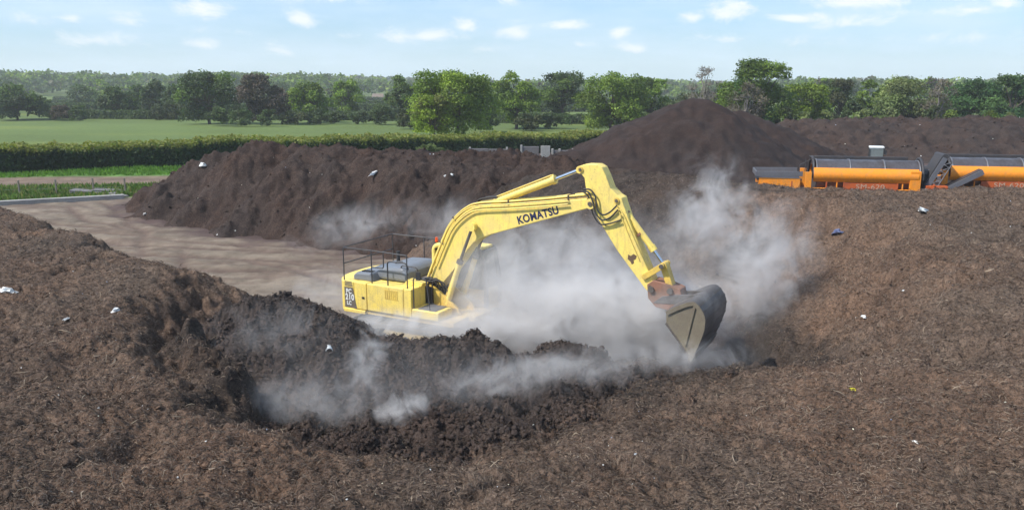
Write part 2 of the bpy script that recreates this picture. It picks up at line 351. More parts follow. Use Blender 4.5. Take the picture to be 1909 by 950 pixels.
def hA(x, y, fine=True):
    wx, wy = warp(x, y, 0.30, 0.8); wx, wy = wx + 0.10 * fbm(x, y, 3.1, 2, 70), wy + 0.10 * fbm(x, y, 3.1, 2, 75)
    nr_ = np.hypot((x + 1) / 1.5, y - 18) < 7.5
    wx = wx + nr_ * (.16 * fbm(x, y, 2.2, 4, 71, .65)); wy = wy + nr_ * (.16 * fbm(x, y, 2.2, 4, 76, .65))
    d = poly_sd(wx, wy, POLY_A)
    # freshly dug faces are steep, tipped flanks lie at the angle of repose
    dig = sstep(6.5, 3.0, np.hypot((x - 0.5) / 2.1, y - 17.0)) * (x < 7)
    digL = sstep(2.1, 1.1, np.hypot(x + 6.3, (y - 18.6) / 1.2)) + .6 * sstep(1.4, .6, np.hypot(x + 5.6, y - 16.4)); frt = sstep(3.5, 2.0, np.hypot((x + .6) / 1.3, y - 15.2))
    sl = 0.78 - 0.26 * frt * (1 - np.minimum(digL, 1)) + .15 * dig * (1 - frt) + 1.0 * digL - .16 * sstep(5.0, 7.5, x) * sstep(30, 26, y) * sstep(15, 18, y)
    h = smin(CAP(x, y), sl * d, 0.35)
    # slumped gullies and darker pockets of the near slope
    for (gx, gy, gr, gd) in POCKETS:
        h = h - gd * np.exp(-(((x - gx) / (gr * 1.5)) ** 2 + ((y - gy) / gr) ** 2) ** 1.6)
    if fine: h = h + detail(x, y, 1.0) * sstep(-0.3, 0.6, d)
    return h
POCKETS = []
for (u, v, z, r, dd) in ((235, 860, 1.7, .30, .32), (265, 835, 1.75, .25, .28), (300, 905, 1.6, .20, .25), (205, 735, 2.1, .30, .22), (120, 690, 2.2, .5, .22), (60, 700, 2.2, .4, .16), (160, 655, 2.3, .4, .2),
                         (40, 590, 2.5, .5, .22), (1210, 770, 1.2, .35, .12), (1630, 625, 2.0, .5, .2), (1810, 665, 2.1, .5, .22), (1650, 715, 1.7, .6, .15), (1818, 356, 3.5, 1.1, .75), (830, 835, 1.4, .5, .2),
                         (205, 462, 2.7, .5, .35), (80, 428, 2.9, .6, .3), (460, 845, 1.6, .2, .25), (1590, 870, 1.4, .4, .12), (1380, 800, 1.3, .4, .1), (0, 440, 3, .6, .2), (490, 940, 1.4, .35, .3), (850, 940, 1.5, .3, .2)):
    p = P2W(u, v, z=z); POCKETS.append((p[0], p[1], r, dd))
def hB(x, y, fine=True):
    wx, wy = warp(x, y, 0.8, 0.35, 60)
    d = poly_sd(wx, wy, POLY_B)
    h = smin(CAP_B(x, y), 0.74 * d, 0.5) + (0.35 * fbm(x, y, 0.22, 2, 90) + .38 * fbm(x, y, .55, 2, 92)) * sstep(0, 3, d)
    if fine: h = h + (1.6 * detail(x, y, 1.0, 1.3) + .20 * fbm(x, y, 2.0, 5, 41, .7)) * sstep(-0.2, 0.8, d)
    return h
CPK = P2W(1302, 184, y=60.0)
def hC(x, y, fine=True):
    r = np.hypot((x - CPK[0]) / np.where(x < CPK[0], 1.28, .92), (y - 60))
    h = CPK[2] - 0.62 * (np.sqrt(r * r + 1.2) - 1.1)
    r2 = np.hypot((x - CPK[0] - 4.4) / 1.35, (y - 66)); h = smax(h, 5.75 - 0.62 * (np.sqrt(r2 * r2 + .8) - .9), 0.5)
    r3 = np.hypot((x - CPK[0] + 7.5) / 1.6, (y - 58)); h = smax(h, 3.7 - 0.55 * (np.sqrt(r3 * r3 + .8) - .9), 0.5)
    if fine: h = h + 0.42 * fbm(x, y, 0.35, 3, 14) + .10 * (1 - 3 * np.abs(fbm(x * 1.6, y * .6, .6, 2, 34))) + 0.16 * fbm(x, y, 1.6, 4, 15, .68) * sstep(0, 5, 7.5 - h) + 0.05 * cell(x, y, 1.2, 7) * sstep(.1, .4, fbm(x, y, .5, 2, 3))
    return h
POLY_D = [(20, 88), (50, 82), (110, 74), (120, 100), (70, 118), (26, 116)]
def hD(x, y, fine=True):
    wx, wy = warp(x, y, 1.5, 0.12, 61); d = poly_sd(wx, wy, POLY_D)
    h = smin(np.full(np.shape(x), 3.55) + 0.25 * fbm(x, y, 0.1, 2, 3), 0.24 * d, 0.8)
    if fine: h = h + (0.8 * fbm(x, y, 0.35, 5, 40, .72)) * sstep(0, 3, d) + .4 * cell(x, y, .6, 12) * sstep(0, 3, d)
    return h
M1 = px((478, 556, 2.4), (505, 546, 2.6), (560, 566, 2.4), (600, 592, 2.2), (650, 622, 1.85), (690, 650, 1.5))
M1 = [(a[0], a[1], a[2]) for a in M1]
M0 = [tuple(P2W(u, v, z=z)) for u, v, z in ((470, 690, 1.3), (560, 725, .95), (660, 745, .75), (780, 735, .8), (860, 705, 1.0))]
M2 = px((728, 616, 1.7), (775, 628, 1.45), (800, 618, 1.65), (845, 630, 1.4), (880, 618, 1.65), (930, 642, 1.35))
M3 = px((1008, 645, 1.25), (1045, 632, 1.45), (1092, 643, 1.3))
def clodd(x, y):
    a, b = x + .10 * fbm(x, y, 3, 3, 26), y + .10 * fbm(x, y, 3, 3, 27)
    rg_ = 1 - 2 * np.abs(fbm(a, b, 2.2, 3, 28))
    return 0.22 * fbm(x, y, 1.0, 3, 55) + 0.08 * rg_ + 0.09 * cell(a, b, 2.6, 21) ** 1.6 + 0.06 * cell(a, b, 5.5, 22) ** 1.6 + 0.14 * fbm(a, b, 5.0, 4, 24, .66)
def mound(pts, slope):
    def f(x, y, fine=True):
        wx, wy = warp(x, y, 0.22, 1.1, 33)
        h = ridge(wx, wy, pts, slope, 0.3) - 0.05
        return h + clodd(x, y) * 0.9 - 0.12 if fine else h
    return f
hM0_ = mound(M0, .95)
def hM0(x, y, fine=True):
    pf_ = sstep(6.8, 4.4, np.hypot(x / 1.45, y - 15.8)) * sstep(22.0, 20.6, y)
    f = -.6 + pf_ * (1.28 + .35 * fbm(x, y, .9, 3, 62, .6) + (clodd(x, y) * .9 if fine else 0))
    return np.maximum(hM0_(x, y, fine), f)
hM1, hM2, hM3 = mound(M1, 0.58), mound(M2, 0.85), mound(M3, 0.95)
M4 = px((860, 705, 1.0), (930, 696, 1.0), (1000, 688, .9), (1080, 674, .9)); hM4 = mound([(a[0], a[1], a[2]) for a in M4], 0.7)

def zones(x, y):
    """base colour of the open ground (linear rgb) by position"""
    n = 6 * fbm(x, y, 0.06, 3, 5); n1 = fbm(x, y, 0.5, 4, 6)
    def C(*c): return np.array(c)[None, None, :] if np.ndim(x) == 2 else np.array(c)[None, :]
    k = lambda a: a[..., None]
    field = C(.098, .135, .040) * (1 + .25 * k(fbm(x, y, 0.02, 3, 2))); 
    field = field + C(.035, .03, 0) * k(sstep(.0, .5, fbm(x, y * 6, 0.01, 3, 3)))
    col = field
    yel = C(.24, .265, .06)
    hl = 92 + (x + 15) * 0.45 * (x < 0) + (x + 15) * .35 * (x >= 0)      # the long hedge line
    m = sstep(38, 26, y - hl + n1 * 6); col = col * (1 - k(m)) + yel * k(m)
    grass = C(.085, .165, .035) * (1 + .5 * k(n1)); m = sstep(1.5, -1.5, y - hl); col = col * (1 - k(m)) + grass * k(m)
    # right hand side: rough grass behind the far heap
    m = sstep(14, 22, x) * sstep(170, 150, y) ; col = col * (1 - k(m)) + C(.13, .16, .07) * (1 + .5 * k(n1)) * k(m)
    dl = 66.3 + (x + 40) * 0.15
    m = sstep(4.6, 3.0, np.abs(y - dl + n * .25)); col = col * (1 - k(m)) + C(.16, .115, .085) * (1 + .4 * k(n1)) * k(m)
    verge = C(.12, .17, .05) * (1 + .7 * k(n1)); m = sstep(1.0, -1.0, y - dl + 3.6 + n1 * 3); col = col * (1 - k(m)) + verge * k(m)
    pad = 57.3 + (x + 27) * 0.5
    pad = np.where(x > -27, 57.3 + (x + 27) * 1.2, pad)
    mud = C(.185, .148, .112) * (1 + .35 * k(fbm(x, y * 1.6, .22, 4, 12)) + .25 * k(fbm(x, y, 1.2, 3, 13)))
    dk = np.maximum(sstep(-.05, .35, fbm(x * .5, y * 1.8, .35, 5, 17, .6)) * .6, tracks(x, y) * .85); mud = mud * (1 - k(dk)) + C(.11, .075, .06) * k(dk)
    m = sstep(.15, -.15, y - pad); 
    m = np.where(x > 0, sstep(125, 118, y + n), m); col = col * (1 - k(m)) + mud * k(m)
    drk = C(.075, .052, .047) * (1 + .4 * k(n1))
    m = np.maximum(sstep(-3, 3, x + n1 * 3), sstep(-1.6, .3, poly_sd(x, y, POLY_B) + n1 * 1.5)) * sstep(124, 118, y + n) * (y > 26)
    col = col * (1 - k(m)) + drk * k(m)
    m = np.maximum(sstep(2.5, 0, np.hypot((x + 1.5) / 1.0, y - 19) - 5.2 + n1 * 3), sstep(-2, 1.5, x + n1 * 3) * (y < 40)) * .92; col = col * (1 - k(m)) + C(.07, .053, .045) * k(m)
    return np.clip(col, 0.01, .6)
TRK = ((-8, 78, 41), (-14, 66, 31), (2, 74, 37), (-30, 70, 27), (-22, 8, 31), (-60, 20, 47), (-5, 90, 50), (-35, 2, 42))
def tracks(x, y):
    t = np.zeros(np.shape(x)); w_ = 1.0 * fbm(x, y, .12, 2, 97)
    for i, (cx, cyy, r) in enumerate(TRK):
        q = np.hypot(x - cx, y - cyy) + w_; on = sstep(-.2, .1, fbm(x, y, .12, 2, 100 + i))
        for s in (-1.0, 1.0): t = np.maximum(t, np.exp(-((q - r - s) / .33) ** 2) * on)
    return t
def hG(x, y, fine=True):
    d = np.hypot(x, y)
    far = 2.5 * sstep(450, 1500, d) + 6 * sstep(900, 2600, d) + 2 * sstep(450, 700, d) * sstep(0, -180, x)
    pad = np.where(x > -27, 57.3 + (x + 27) * 1.2, 57.3 + (x + 27) * 0.5)
    rut = (0.10 * fbm(x * .45, y * 1.6, 0.5, 3, 80) + 0.05 * fbm(x, y, 2.0, 3, 81)) * sstep(62, 50, y) * sstep(4, 12, y)
    # crossing wheel tracks
    rut = rut - .10 * tracks(x, y) * sstep(60, 52, y)
    g = 0.25 * fbm(x, y, .08, 2, 4) * sstep(58, 90, y)
    return far + rut + g

def height(x, y):
    h = hG(x, y)
    for f in (hA, hM0, hM1, hM2, hM3, hM4): h = np.maximum(h, f(x, y))
    return h

# ------------------------------------------------------------ object helpers
COL = scene.collection
def tag(o, label=None, cat=None, group=None, kind=None):
    if label: o['label'] = label
    if cat: o['category'] = cat
    if group: o['group'] = group
    if kind: o['kind'] = kind
    return o
def empty(name, loc=(0, 0, 0), rz=0.0, parent=None):
    o = bpy.data.objects.new(name, None); o.empty_display_size = 0.3; COL.objects.link(o)
    o.location = loc; o.rotation_euler = (0, 0, rz)
    if parent: o.parent = parent
    return o
def link(name, me, mat, parent=None, smooth=False):
    o = bpy.data.objects.new(name, me); COL.objects.link(o)
    if mat is not None: me.materials.append(mat)
    if smooth: me.polygons.foreach_set('use_smooth', np.ones(len(me.polygons), bool))
    if parent: o.parent = parent
    return o
def np_mesh(name, V, Fq, k=4):
    """fast mesh from arrays; Fq is (n,k) indices"""
    me = bpy.data.meshes.new(name); V = np.asarray(V, np.float32); Fq = np.asarray(Fq, np.int32)
    me.vertices.add(len(V)); me.vertices.foreach_set('co', V.ravel())
    me.loops.add(Fq.size); me.loops.foreach_set('vertex_index', Fq.ravel())
    me.polygons.add(len(Fq)); me.polygons.foreach_set('loop_start', np.arange(len(Fq), dtype=np.int32) * k)
    try: me.polygons.foreach_set('loop_total', np.full(len(Fq), k, np.int32))
    except Exception: pass
    me.update(calc_edges=True); return me
def set_col(me, C, name='col'):
    a = me.color_attributes.new(name, 'FLOAT_COLOR', 'POINT')
    C = np.hstack([np.clip(C, 0, 1), np.ones((len(C), 1))]).astype(np.float32); a.data.foreach_set('color', C.ravel())
def set_f(me, v, name):
    a = me.attributes.new(name, 'FLOAT', 'POINT'); a.data.foreach_set('value', np.asarray(v, np.float32))

def fan(y0, y1, k, a0, a1):
    """grid whose cells grow with distance: ratio a = x / y"""
    ny = int(math.log(y1 / y0) / k) + 1; ys = y0 * np.exp(np.linspace(0, math.log(y1 / y0), ny))
    nx = int((a1 - a0) / k) + 1; As = np.linspace(a0, a1, nx)
    Y = np.repeat(ys[:, None], nx, 1); X = Y * As[None, :]; return X, Y
def grid_obj(name, X, Y, hf, mat, keep=None, smooth=True, wetf=None, colf=None, skew=0.0):
    Z = hf(X, Y); ny, nx = X.shape
    XX, YY = X, Y
    if skew:
        XX = X + skew * fbm(X, Y, 3.3, 2, 44); YY = Y + skew * fbm(X, Y, 3.3, 2, 47)
    idx = np.arange(ny * nx).reshape(ny, nx)
    Fq = np.stack([idx[:-1, :-1], idx[:-1, 1:], idx[1:, 1:], idx[1:, :-1]], -1)
    if keep is not None:
        kp = keep(X, Y, Z); kf = kp[:-1, :-1] | kp[:-1, 1:] | kp[1:, 1:] | kp[1:, :-1]; Fq = Fq[kf]
    Fq = Fq.reshape(-1, 4)
    used = np.unique(Fq); rm = np.full(ny * nx, -1); rm[used] = np.arange(len(used))
    V = np.stack([XX, YY, Z], -1).reshape(-1, 3)[used]
    me = np_mesh(name, V, rm[Fq])
    xs, ys = X.ravel()[used], Y.ravel()[used]
    if wetf is not None: set_f(me, wetf(xs, ys, V[:, 2]), 'wet')
    if colf is not None: set_col(me, colf(xs, ys))
    return link(name, me, mat, smooth=smooth)

# ------------------------------------------------------------ ground
ys_ = np.concatenate([5.0 * np.exp(np.linspace(0, math.log(62 / 5.0), 620)), 62 * np.exp(np.linspace(0, math.log(4200 / 62), 470))[1:]]); As_ = np.linspace(-1.5, 1.5, 620)
Y = np.repeat(ys_[:, None], 620, 1); X = Y * As_[None, :]
g = grid_obj('ground', X, Y, hG, M['ground'], colf=zones); tag(g, kind='structure')

# ------------------------------------------------------------ compost heaps
def wetA(x, y, z):
    d = poly_sd(x, y, POLY_A)
    near = sstep(3.4, 0.2, d) * sstep(11, 8.0, np.hypot((x - 0.0) / 1.1, y - 18)) 
    return np.maximum(near * .9, sstep(24, 33, y - .35 * (x - 6)) * sstep(22, 10, x) * sstep(-7, -1, x) * .75)
o = grid_obj('compost_heap', *fan(6.5, 45, 0.0032, -1.15, 1.15), hA, M['compost'],
             keep=lambda x, y, z: (poly_sd(x, y, POLY_A) > -1.0) & (z > -0.25), wetf=wetA, skew=0.05)
tag(o, 'huge fibrous brown compost heap filling the foreground and rising to the right', 'compost heap')
o = grid_obj('compost_windrow', *fan(25, 62, 0.0030, -0.75, 0.75), hB, M['compost_dark'],
             keep=lambda x, y, z: (poly_sd(x, y, POLY_B) > -1.5) & (z > -0.3), wetf=lambda x, y, z: x * 0 + .1, skew=0.07)
tag(o, 'long dark brown compost windrow lying behind the yellow excavator', 'compost heap')
o = grid_obj('compost_pile', *fan(44, 82, 0.0036, -0.15, 0.65), hC, M['compost_fine'], keep=lambda x, y, z: z > -0.2)
tag(o, 'tall smooth cone-shaped pile of fine dark compost', 'compost heap')
o = grid_obj('compost_windrow', *fan(74, 122, 0.0036, 0.1, 1.05), hD, M['compost_dark'], keep=lambda x, y, z: z > -0.2, wetf=lambda x, y, z: x * 0)
tag(o, 'low wide dark compost heap stretching behind the orange screening machines', 'compost heap')
def mound_obj(h, pts, label, pad=2.6):
    P_ = np.array(pts); x0, y0 = P_[:, 0].min() - pad, P_[:, 1].min() - pad; x1, y1 = P_[:, 0].max() + pad, P_[:, 1].max() + pad
    st = 0.03; xs = np.arange(x0, x1, st); ys = np.arange(y0, y1, st); X, Y = np.meshgrid(xs, ys)
    base = np.maximum(hG(X, Y), hA(X, Y, False))
    o = grid_obj('compost_mound', X, Y, h, M['compost_black'], keep=lambda x, y, z: z > base - 0.12, skew=0.10, wetf=lambda x, y, z: .9 * sstep(.60, .05, z - hA(x, y, False)) * (hA(x, y, False) > .03))
    tag(o, label, 'compost mound')
mound_obj(hM1, M1, 'big lumpy black steaming mound between the brown heap and the excavator')
mound_obj(hM0, M0, 'loose black bed of compost filling the steaming near trench', 6.5)
mound_obj(hM2, M2, 'black clod-topped mound directly below the excavator body')
mound_obj(hM3, M3, 'small black mound below the boom between two others, on the steamy trench edge')
mound_obj(hM4, M4, 'low black spoil ridge in the steam in front of the trench', 1.6)

# ------------------------------------------------------------ loose fibres and clods on the near surfaces
def surf_normal(x, y, h0, e=0.04):
    hx = height(x + e, y); hy = height(x, y + e)
    n = np.stack([-(hx - h0) / e, -(hy - h0) / e, np.ones_like(x)], -1); return n / np.linalg.norm(n, axis=1, keepdims=True)
def sample_fan(n, y0, y1, a, power=1.0):
    u = rng.random(n); y = y0 * (y1 / y0) ** (u ** power); x = y * (rng.random(n) * 2 - 1) * a; return x, y
def fibres(name, label, n, y0, y1, lmin, lmax, wd, cols, seed, lift=0.012, a=0.72, mask=None):
    x, y = sample_fan(n, y0, y1, a)
    if mask is not None:
        k = mask(x, y); x, y = x[k], y[k]
    n = len(x); h = height(x, y); nn = surf_normal(x, y, h)
    th = 5.5 * fbm(x, y, .45, 3, 88) + rng.normal(0, .85, n); t = np.stack([np.cos(th), np.sin(th), np.zeros(n)], -1)
    t -= nn * np.sum(t * nn, 1, keepdims=True); t /= np.linalg.norm(t, axis=1, keepdims=True)
    tilt = rng.normal(0, 0.30, n)[:, None]; t = t + nn * np.abs(tilt); t /= np.linalg.norm(t, axis=1, keepdims=True)
    b = np.cross(nn, t); b /= np.linalg.norm(b, axis=1, keepdims=True); rl = rng.normal(0, .8, n)[:, None]; b2 = b * np.cos(rl) + nn * np.sin(rl)
    L = (lmin + (lmax - lmin) * rng.random(n) ** 2.2)[:, None]; W = (wd * (0.5 + rng.random(n)) * (0.7 + 0.5 * (y / y0) ** .7))[:, None]
    c = np.stack([x, y, h + lift], -1); bend = (rng.normal(0, .28, n))[:, None] * L
    st = []
    for s, bw in ((-1, 0), (-.35, .8), (.35, .8), (1, 0)):
        p = c + t * L * .5 * s + b * bend * bw + nn * (0.02 + L * .12 * (1 - s * s)) 
        ww = W * (1.0 if abs(s) < 1 else 0.5); st += [p - b2 * ww * .5, p + b2 * ww * .5]
    V = np.stack(st, 1).reshape(-1, 3); base = (np.arange(n) * 8)[:, None]
    q = np.array([[0, 1, 3, 2], [2, 3, 5, 4], [4, 5, 7, 6]])
    Fq = (base[:, :, None] + q[None]).reshape(-1, 4)
    me = np_mesh(name, V, Fq); cols = np.array(cols); ci = rng.integers(0, len(cols), n); C = cols[ci] * (0.7 + 0.6 * rng.random((n, 1)))
    # paler dry litter on top of the brown heap, darker where freshly dug
    dk = np.clip(np.maximum.reduce([hM0(x, y, False), hM1(x, y, False), hM2(x, y, False), hM3(x, y, False), hM4(x, y, False)]) - hA(x, y, False) + .6, 0, 1)[:, None]
    pt_ = sstep(-.25, .35, fbm(x, y, .6, 3, 93))[:, None]; C = C * (1 - .55 * dk) * (.62 + .36 * pt_)
    set_col(me, np.repeat(C, 8, 0)); o = link(name, me, M['fibre']); tag(o, label, 'straw', kind='stuff')
FC = [(.18, .132, .096), (.21, .158, .115), (.13, .09, .07), (.09, .062, .048), (.21, .16, .12), (.055, .038, .030), (.14, .105, .082), (.115, .08, .06)]
onA = lambda x, y: (hA(x, y, False) > 0.4) | (hM1(x, y, False) > .3) | (hM2(x, y, False) > .3) | (hM4(x, y, False) > .3) | (hM0(x, y, False) > .2)
fibres('straw_litter', 'fine woody fibres matted over the near compost', 330000, 8.0, 36, .025, .15, .0068, FC, 1, mask=onA)
fibres('twig_litter', 'scattered pale twigs and stalks lying on the near compost', 900, 8.5, 34, .12, .38, .009, [(.27, .215, .16), (.32, .26, .19), (.22, .17, .12)], 2, 0.03, mask=onA)

import bmesh
def ico(sub):
    bm = bmesh.new(); bmesh.ops.create_icosphere(bm, subdivisions=sub, radius=1); V = np.array([v.co[:] for v in bm.verts]); Fq = np.array([[v.index for v in f.verts] for f in bm.faces]); bm.free(); return V, Fq
def clods(name, label, n, y0, y1, smin_, smax_, mat, mask=None, a=0.72, sub=1, sink=.35, pts=None, colf=None):
    V0, F0 = ico(sub); vars_ = []
    for i in range(10):
        d = 1 + 0.42 * rng.normal(size=(len(V0), 1)); vars_.append(V0 * np.clip(d, .5, 1.6))
    x, y = sample_fan(n, y0, y1, a) if pts is None else pts
    if mask is not None:
        k = mask(x, y); x, y = x[k], y[k]
    n = len(x); h = height(x, y); s = smin_ + (smax_ - smin_) * rng.random(n) ** 3
    Vs = np.zeros((n, len(V0), 3)); 
    A_ = rng.random((n, 3)) * 2 * np.pi
    for i in range(n):
        v = vars_[i % 10]; Vs[i] = v
    cz, sz = np.cos(A_[:, 0])[:, None], np.sin(A_[:, 0])[:, None]; X_ = Vs[..., 0] * cz - Vs[..., 1] * sz; Y_ = Vs[..., 0] * sz + Vs[..., 1] * cz; Z_ = Vs[..., 2] * .75
    cx_, sx_ = np.cos(A_[:, 1] * .2)[:, None], np.sin(A_[:, 1] * .2)[:, None]; Y2 = Y_ * cx_ - Z_ * sx_; Z2 = Y_ * sx_ + Z_ * cx_
    Vs = np.stack([X_, Y2, Z2], -1) * s[:, None, None] + np.stack([x, y, h + s * (1 - 2 * sink) * .5], -1)[:, None, :]
    Fq = (F0[None] + (np.arange(n) * len(V0))[:, None, None]).reshape(-1, 3)
    me = np_mesh(name, Vs.reshape(-1, 3), Fq, 3)
    if colf is None: set_f(me, np.zeros(n * len(V0)), 'wet')
    else: set_col(me, np.repeat(colf(n), len(V0), 0))
    o = link(name, me, mat); tag(o, label, 'clods', kind='stuff')
clods('compost_clods', 'loose brown clods on the near heap', 5000, 8.5, 33, .012, .065, M['compost'], mask=lambda x, y: (hA(x, y, False) > 0.5) & (fbm(x, y, .5, 2, 20) > -.1))
onM = lambda x, y: (np.maximum.reduce([hM0(x, y, False), hM1(x, y, False), hM2(x, y, False), hM3(x, y, False), hM4(x, y, False)]) > np.maximum(hA(x, y, False) - .15, .1))
clods('compost_clods', 'black clods over the freshly turned mounds', 26000, 14, 24, .012, .07, M['compost_black'], mask=onM, a=.5)
LW = [(.75, .75, .72), (.6, .6, .58), (.7, .66, .5), (.35, .4, .5), (.5, .48, .42)]
clods('litter_specks', 'tiny pale plastic and wood specks strewn over the compost', 420, 9, 34, .007, .022, M['fibre'], mask=lambda x, y: hA(x, y, False) > .4, sink=.0, sub=1, colf=lambda n: np.array(LW)[rng.integers(0, 5, n)])
_h0 = height
def height(x, y): return hB(x, y)
clods('litter_specks', 'tiny pale specks strewn over the long windrow', 170, 34, 52, .015, .045, M['fibre'], mask=lambda x, y: hB(x, y, False) > .2, a=.55, sink=.0, colf=lambda n: np.array(LW)[rng.integers(0, 5, n)])
clods('compost_clods', 'dark clods over the long windrow', 9000, 30, 54, .015, .07, M['compost_dark'], mask=lambda x, y: hB(x, y, False) > .1, a=.6)
height = lambda x, y: hD(x, y)
clods('compost_clods', 'dark lumps over the far right heap', 6000, 78, 118, .04, .18, M['compost_dark'], mask=lambda x, y: (hD(x, y, False) > .2) & (x > 10), a=.8)
clods('litter_specks', 'tiny pale specks strewn over the far right heap', 120, 78, 110, .04, .09, M['fibre'], mask=lambda x, y: (hD(x, y, False) > .2) & (x > 10), a=.8, sink=0., colf=lambda n: np.array(LW)[rng.integers(0, 5, n)])
height = _h0

# ------------------------------------------------------------ mesh builder for things
class MB:
    def __init__(s): s.V = []; s.F = []; s.S = []
    def add(s, V, Fs, smooth=False):
        b = len(s.V); s.V += [tuple(v) for v in V]; s.F += [tuple(i + b for i in f) for f in Fs]; s.S += [smooth] * len(Fs); return s
    def box(s, x0, x1, y0, y1, z0, z1, M_=None):
        V = [Vector((x, y, z)) for x in (x0, x1) for y in (y0, y1) for z in (z0, z1)]
        if M_ is not None: V = [M_ @ v for v in V]
        return s.add(V, [(0, 1, 3, 2), (4, 6, 7, 5), (0, 4, 5, 1), (2, 3, 7, 6), (0, 2, 6, 4), (1, 5, 7, 3)])
    def prism(s, poly, y0, y1, smooth=False):
        """poly in (x,z), extruded along y"""
        n = len(poly); V = [(p[0], y0, p[1]) for p in poly] + [(p[0], y1, p[1]) for p in poly]
        ar = sum(poly[i][0] * poly[(i + 1) % n][1] - poly[(i + 1) % n][0] * poly[i][1] for i in range(n))
        f0 = tuple(range(n)); f1 = tuple(range(2 * n - 1, n - 1, -1)); sd_ = [(i, i + n, (i + 1) % n + n, (i + 1) % n) for i in range(n)]
        fs = [f0, f1] + sd_
        if ar < 0: fs = [tuple(reversed(f)) for f in fs]
        return s.add(V, fs, smooth)
    def prismz(s, poly, z0, z1):
        n = len(poly); V = [(p[0], p[1], z0) for p in poly] + [(p[0], p[1], z1) for p in poly]
        ar = sum(poly[i][0] * poly[(i + 1) % n][1] - poly[(i + 1) % n][0] * poly[i][1] for i in range(n))
        fs = [tuple(reversed(range(n))), tuple(range(n, 2 * n))] + [(i, (i + 1) % n, (i + 1) % n + n, i + n) for i in range(n)]
        if ar < 0: fs = [tuple(reversed(f)) for f in fs]
        return s.add(V, fs)
    def cyl(s, p0, p1, r, n=16, r1=None, caps=True):
        p0, p1 = Vector(p0), Vector(p1); d = (p1 - p0).normalized(); a = d.orthogonal().normalized(); b = d.cross(a); r1 = r if r1 is None else r1
        V = [p0 + (a * math.cos(t) + b * math.sin(t)) * r for t in [2 * math.pi * i / n for i in range(n)]] + [p1 + (a * math.cos(t) + b * math.sin(t)) * r1 for t in [2 * math.pi * i / n for i in range(n)]]
        s.add(V, [(i, (i + 1) % n, (i + 1) % n + n, i + n) for i in range(n)], True)
        if caps: s.add(V, [tuple(reversed(range(n))), tuple(range(n, 2 * n))])
        return s
    def tube(s, pts, r, n=8, closed=False):
        pts = [Vector(p) for p in pts]; m_ = len(pts); V = []; prev = None
        for i, p in enumerate(pts):
            d = ((pts[min(i + 1, m_ - 1)] - pts[max(i - 1, 0)])).normalized()
            a = (prev - d * prev.dot(d)).normalized() if prev is not None and (prev - d * prev.dot(d)).length > 1e-4 else d.orthogonal().normalized()
            prev = a; b = d.cross(a); rr = r[i] if isinstance(r, (list, tuple)) else r
            V += [p + (a * math.cos(t) + b * math.sin(t)) * rr for t in [2 * math.pi * k / n for k in range(n)]]
        Fs = [(i * n + k, i * n + (k + 1) % n, (i + 1) * n + (k + 1) % n, (i + 1) * n + k) for i in range(m_ - 1) for k in range(n)]
        s.add(V, Fs, True); s.add(V, [tuple(reversed(range(n))), tuple(range((m_ - 1) * n, m_ * n))]); return s
    def mesh(s, name):
        me = bpy.data.meshes.new(name); me.from_pydata([tuple(v) for v in s.V], [], s.F)
        me.polygons.foreach_set('use_smooth', np.array(s.S, bool)); me.update(); return me
    def build(s, name, mat, parent=None, bevel=0.0, label=None):
        o = link(name, s.mesh(name), mat, parent)
        if bevel:
            b = o.modifiers.new('bevel', 'BEVEL'); b.width = bevel; b.segments = 2; b.limit_method = 'ANGLE'; b.angle_limit = R(35)
        if label: o['label'] = label
        return o
def round_path(pts, r=0.08, n=4):
    """soften the corners of a polyline"""
    pts = [Vector(p) for p in pts]; out = [pts[0]]
    for a, b, c in zip(pts[:-2], pts[1:-1], pts[2:]):
        d1 = (a - b); d2 = (c - b); rr = min(r, d1.length * .45, d2.length * .45); p, q = b + d1.normalized() * rr, b + d2.normalized() * rr
        for i in range(n + 1):
            t = i / n; out.append(p * (1 - t) ** 2 + b * 2 * t * (1 - t) + q * t * t)
    out.append(pts[-1]); return out
def lettering(txt, size, M_, mat, parent, name='lettering', bold=0.02, extr=0.003, stretch=1.0, label=None):
    c = bpy.data.curves.new(name, 'FONT'); c.body = txt; c.size = size; c.offset = bold * size; c.extrude = extr; c.space_character = 1.08; c.align_x = 'CENTER'; c.align_y = 'CENTER'
    t = bpy.data.objects.new('tmp', c); COL.objects.link(t); bpy.context.view_layer.update()
    me = bpy.data.meshes.new_from_object(t.evaluated_get(bpy.context.evaluated_depsgraph_get())); COL.objects.unlink(t); bpy.data.objects.remove(t)
    me.transform(M_ @ Matrix.Diagonal((stretch, 1, 1, 1))); o = link(name, me, mat, parent)
    if label: o['label'] = label
    return o

# ============================================================ EXCAVATOR
EXL = np.array([-2.406, 23.969, 0.0]); TH = 0.5
ex = empty('excavator', tuple(EXL), -TH)
tag(ex, 'yellow crawler excavator digging in the steam with its long boom stretched right', 'excavator')
cT, sT = math.cos(TH), math.sin(TH)
def plane(u, v, yl):
    """photo pixel -> machine coordinates (x,z) on the machine's lengthwise plane y = yl"""
    q = P2W(u, v, y=10.0) - np.array([0, 0, HC]); o = np.array([0, 0, HC]) - EXL
    f = np.array([cT, -sT, 0]); l = np.array([sT, cT, 0])
    t = (yl - o @ l) / (q @ l); p = o + q * t; return (float(p @ f), float(p[2]))
def pl(pts, yl): return [plane(u, v, yl) for u, v in pts]

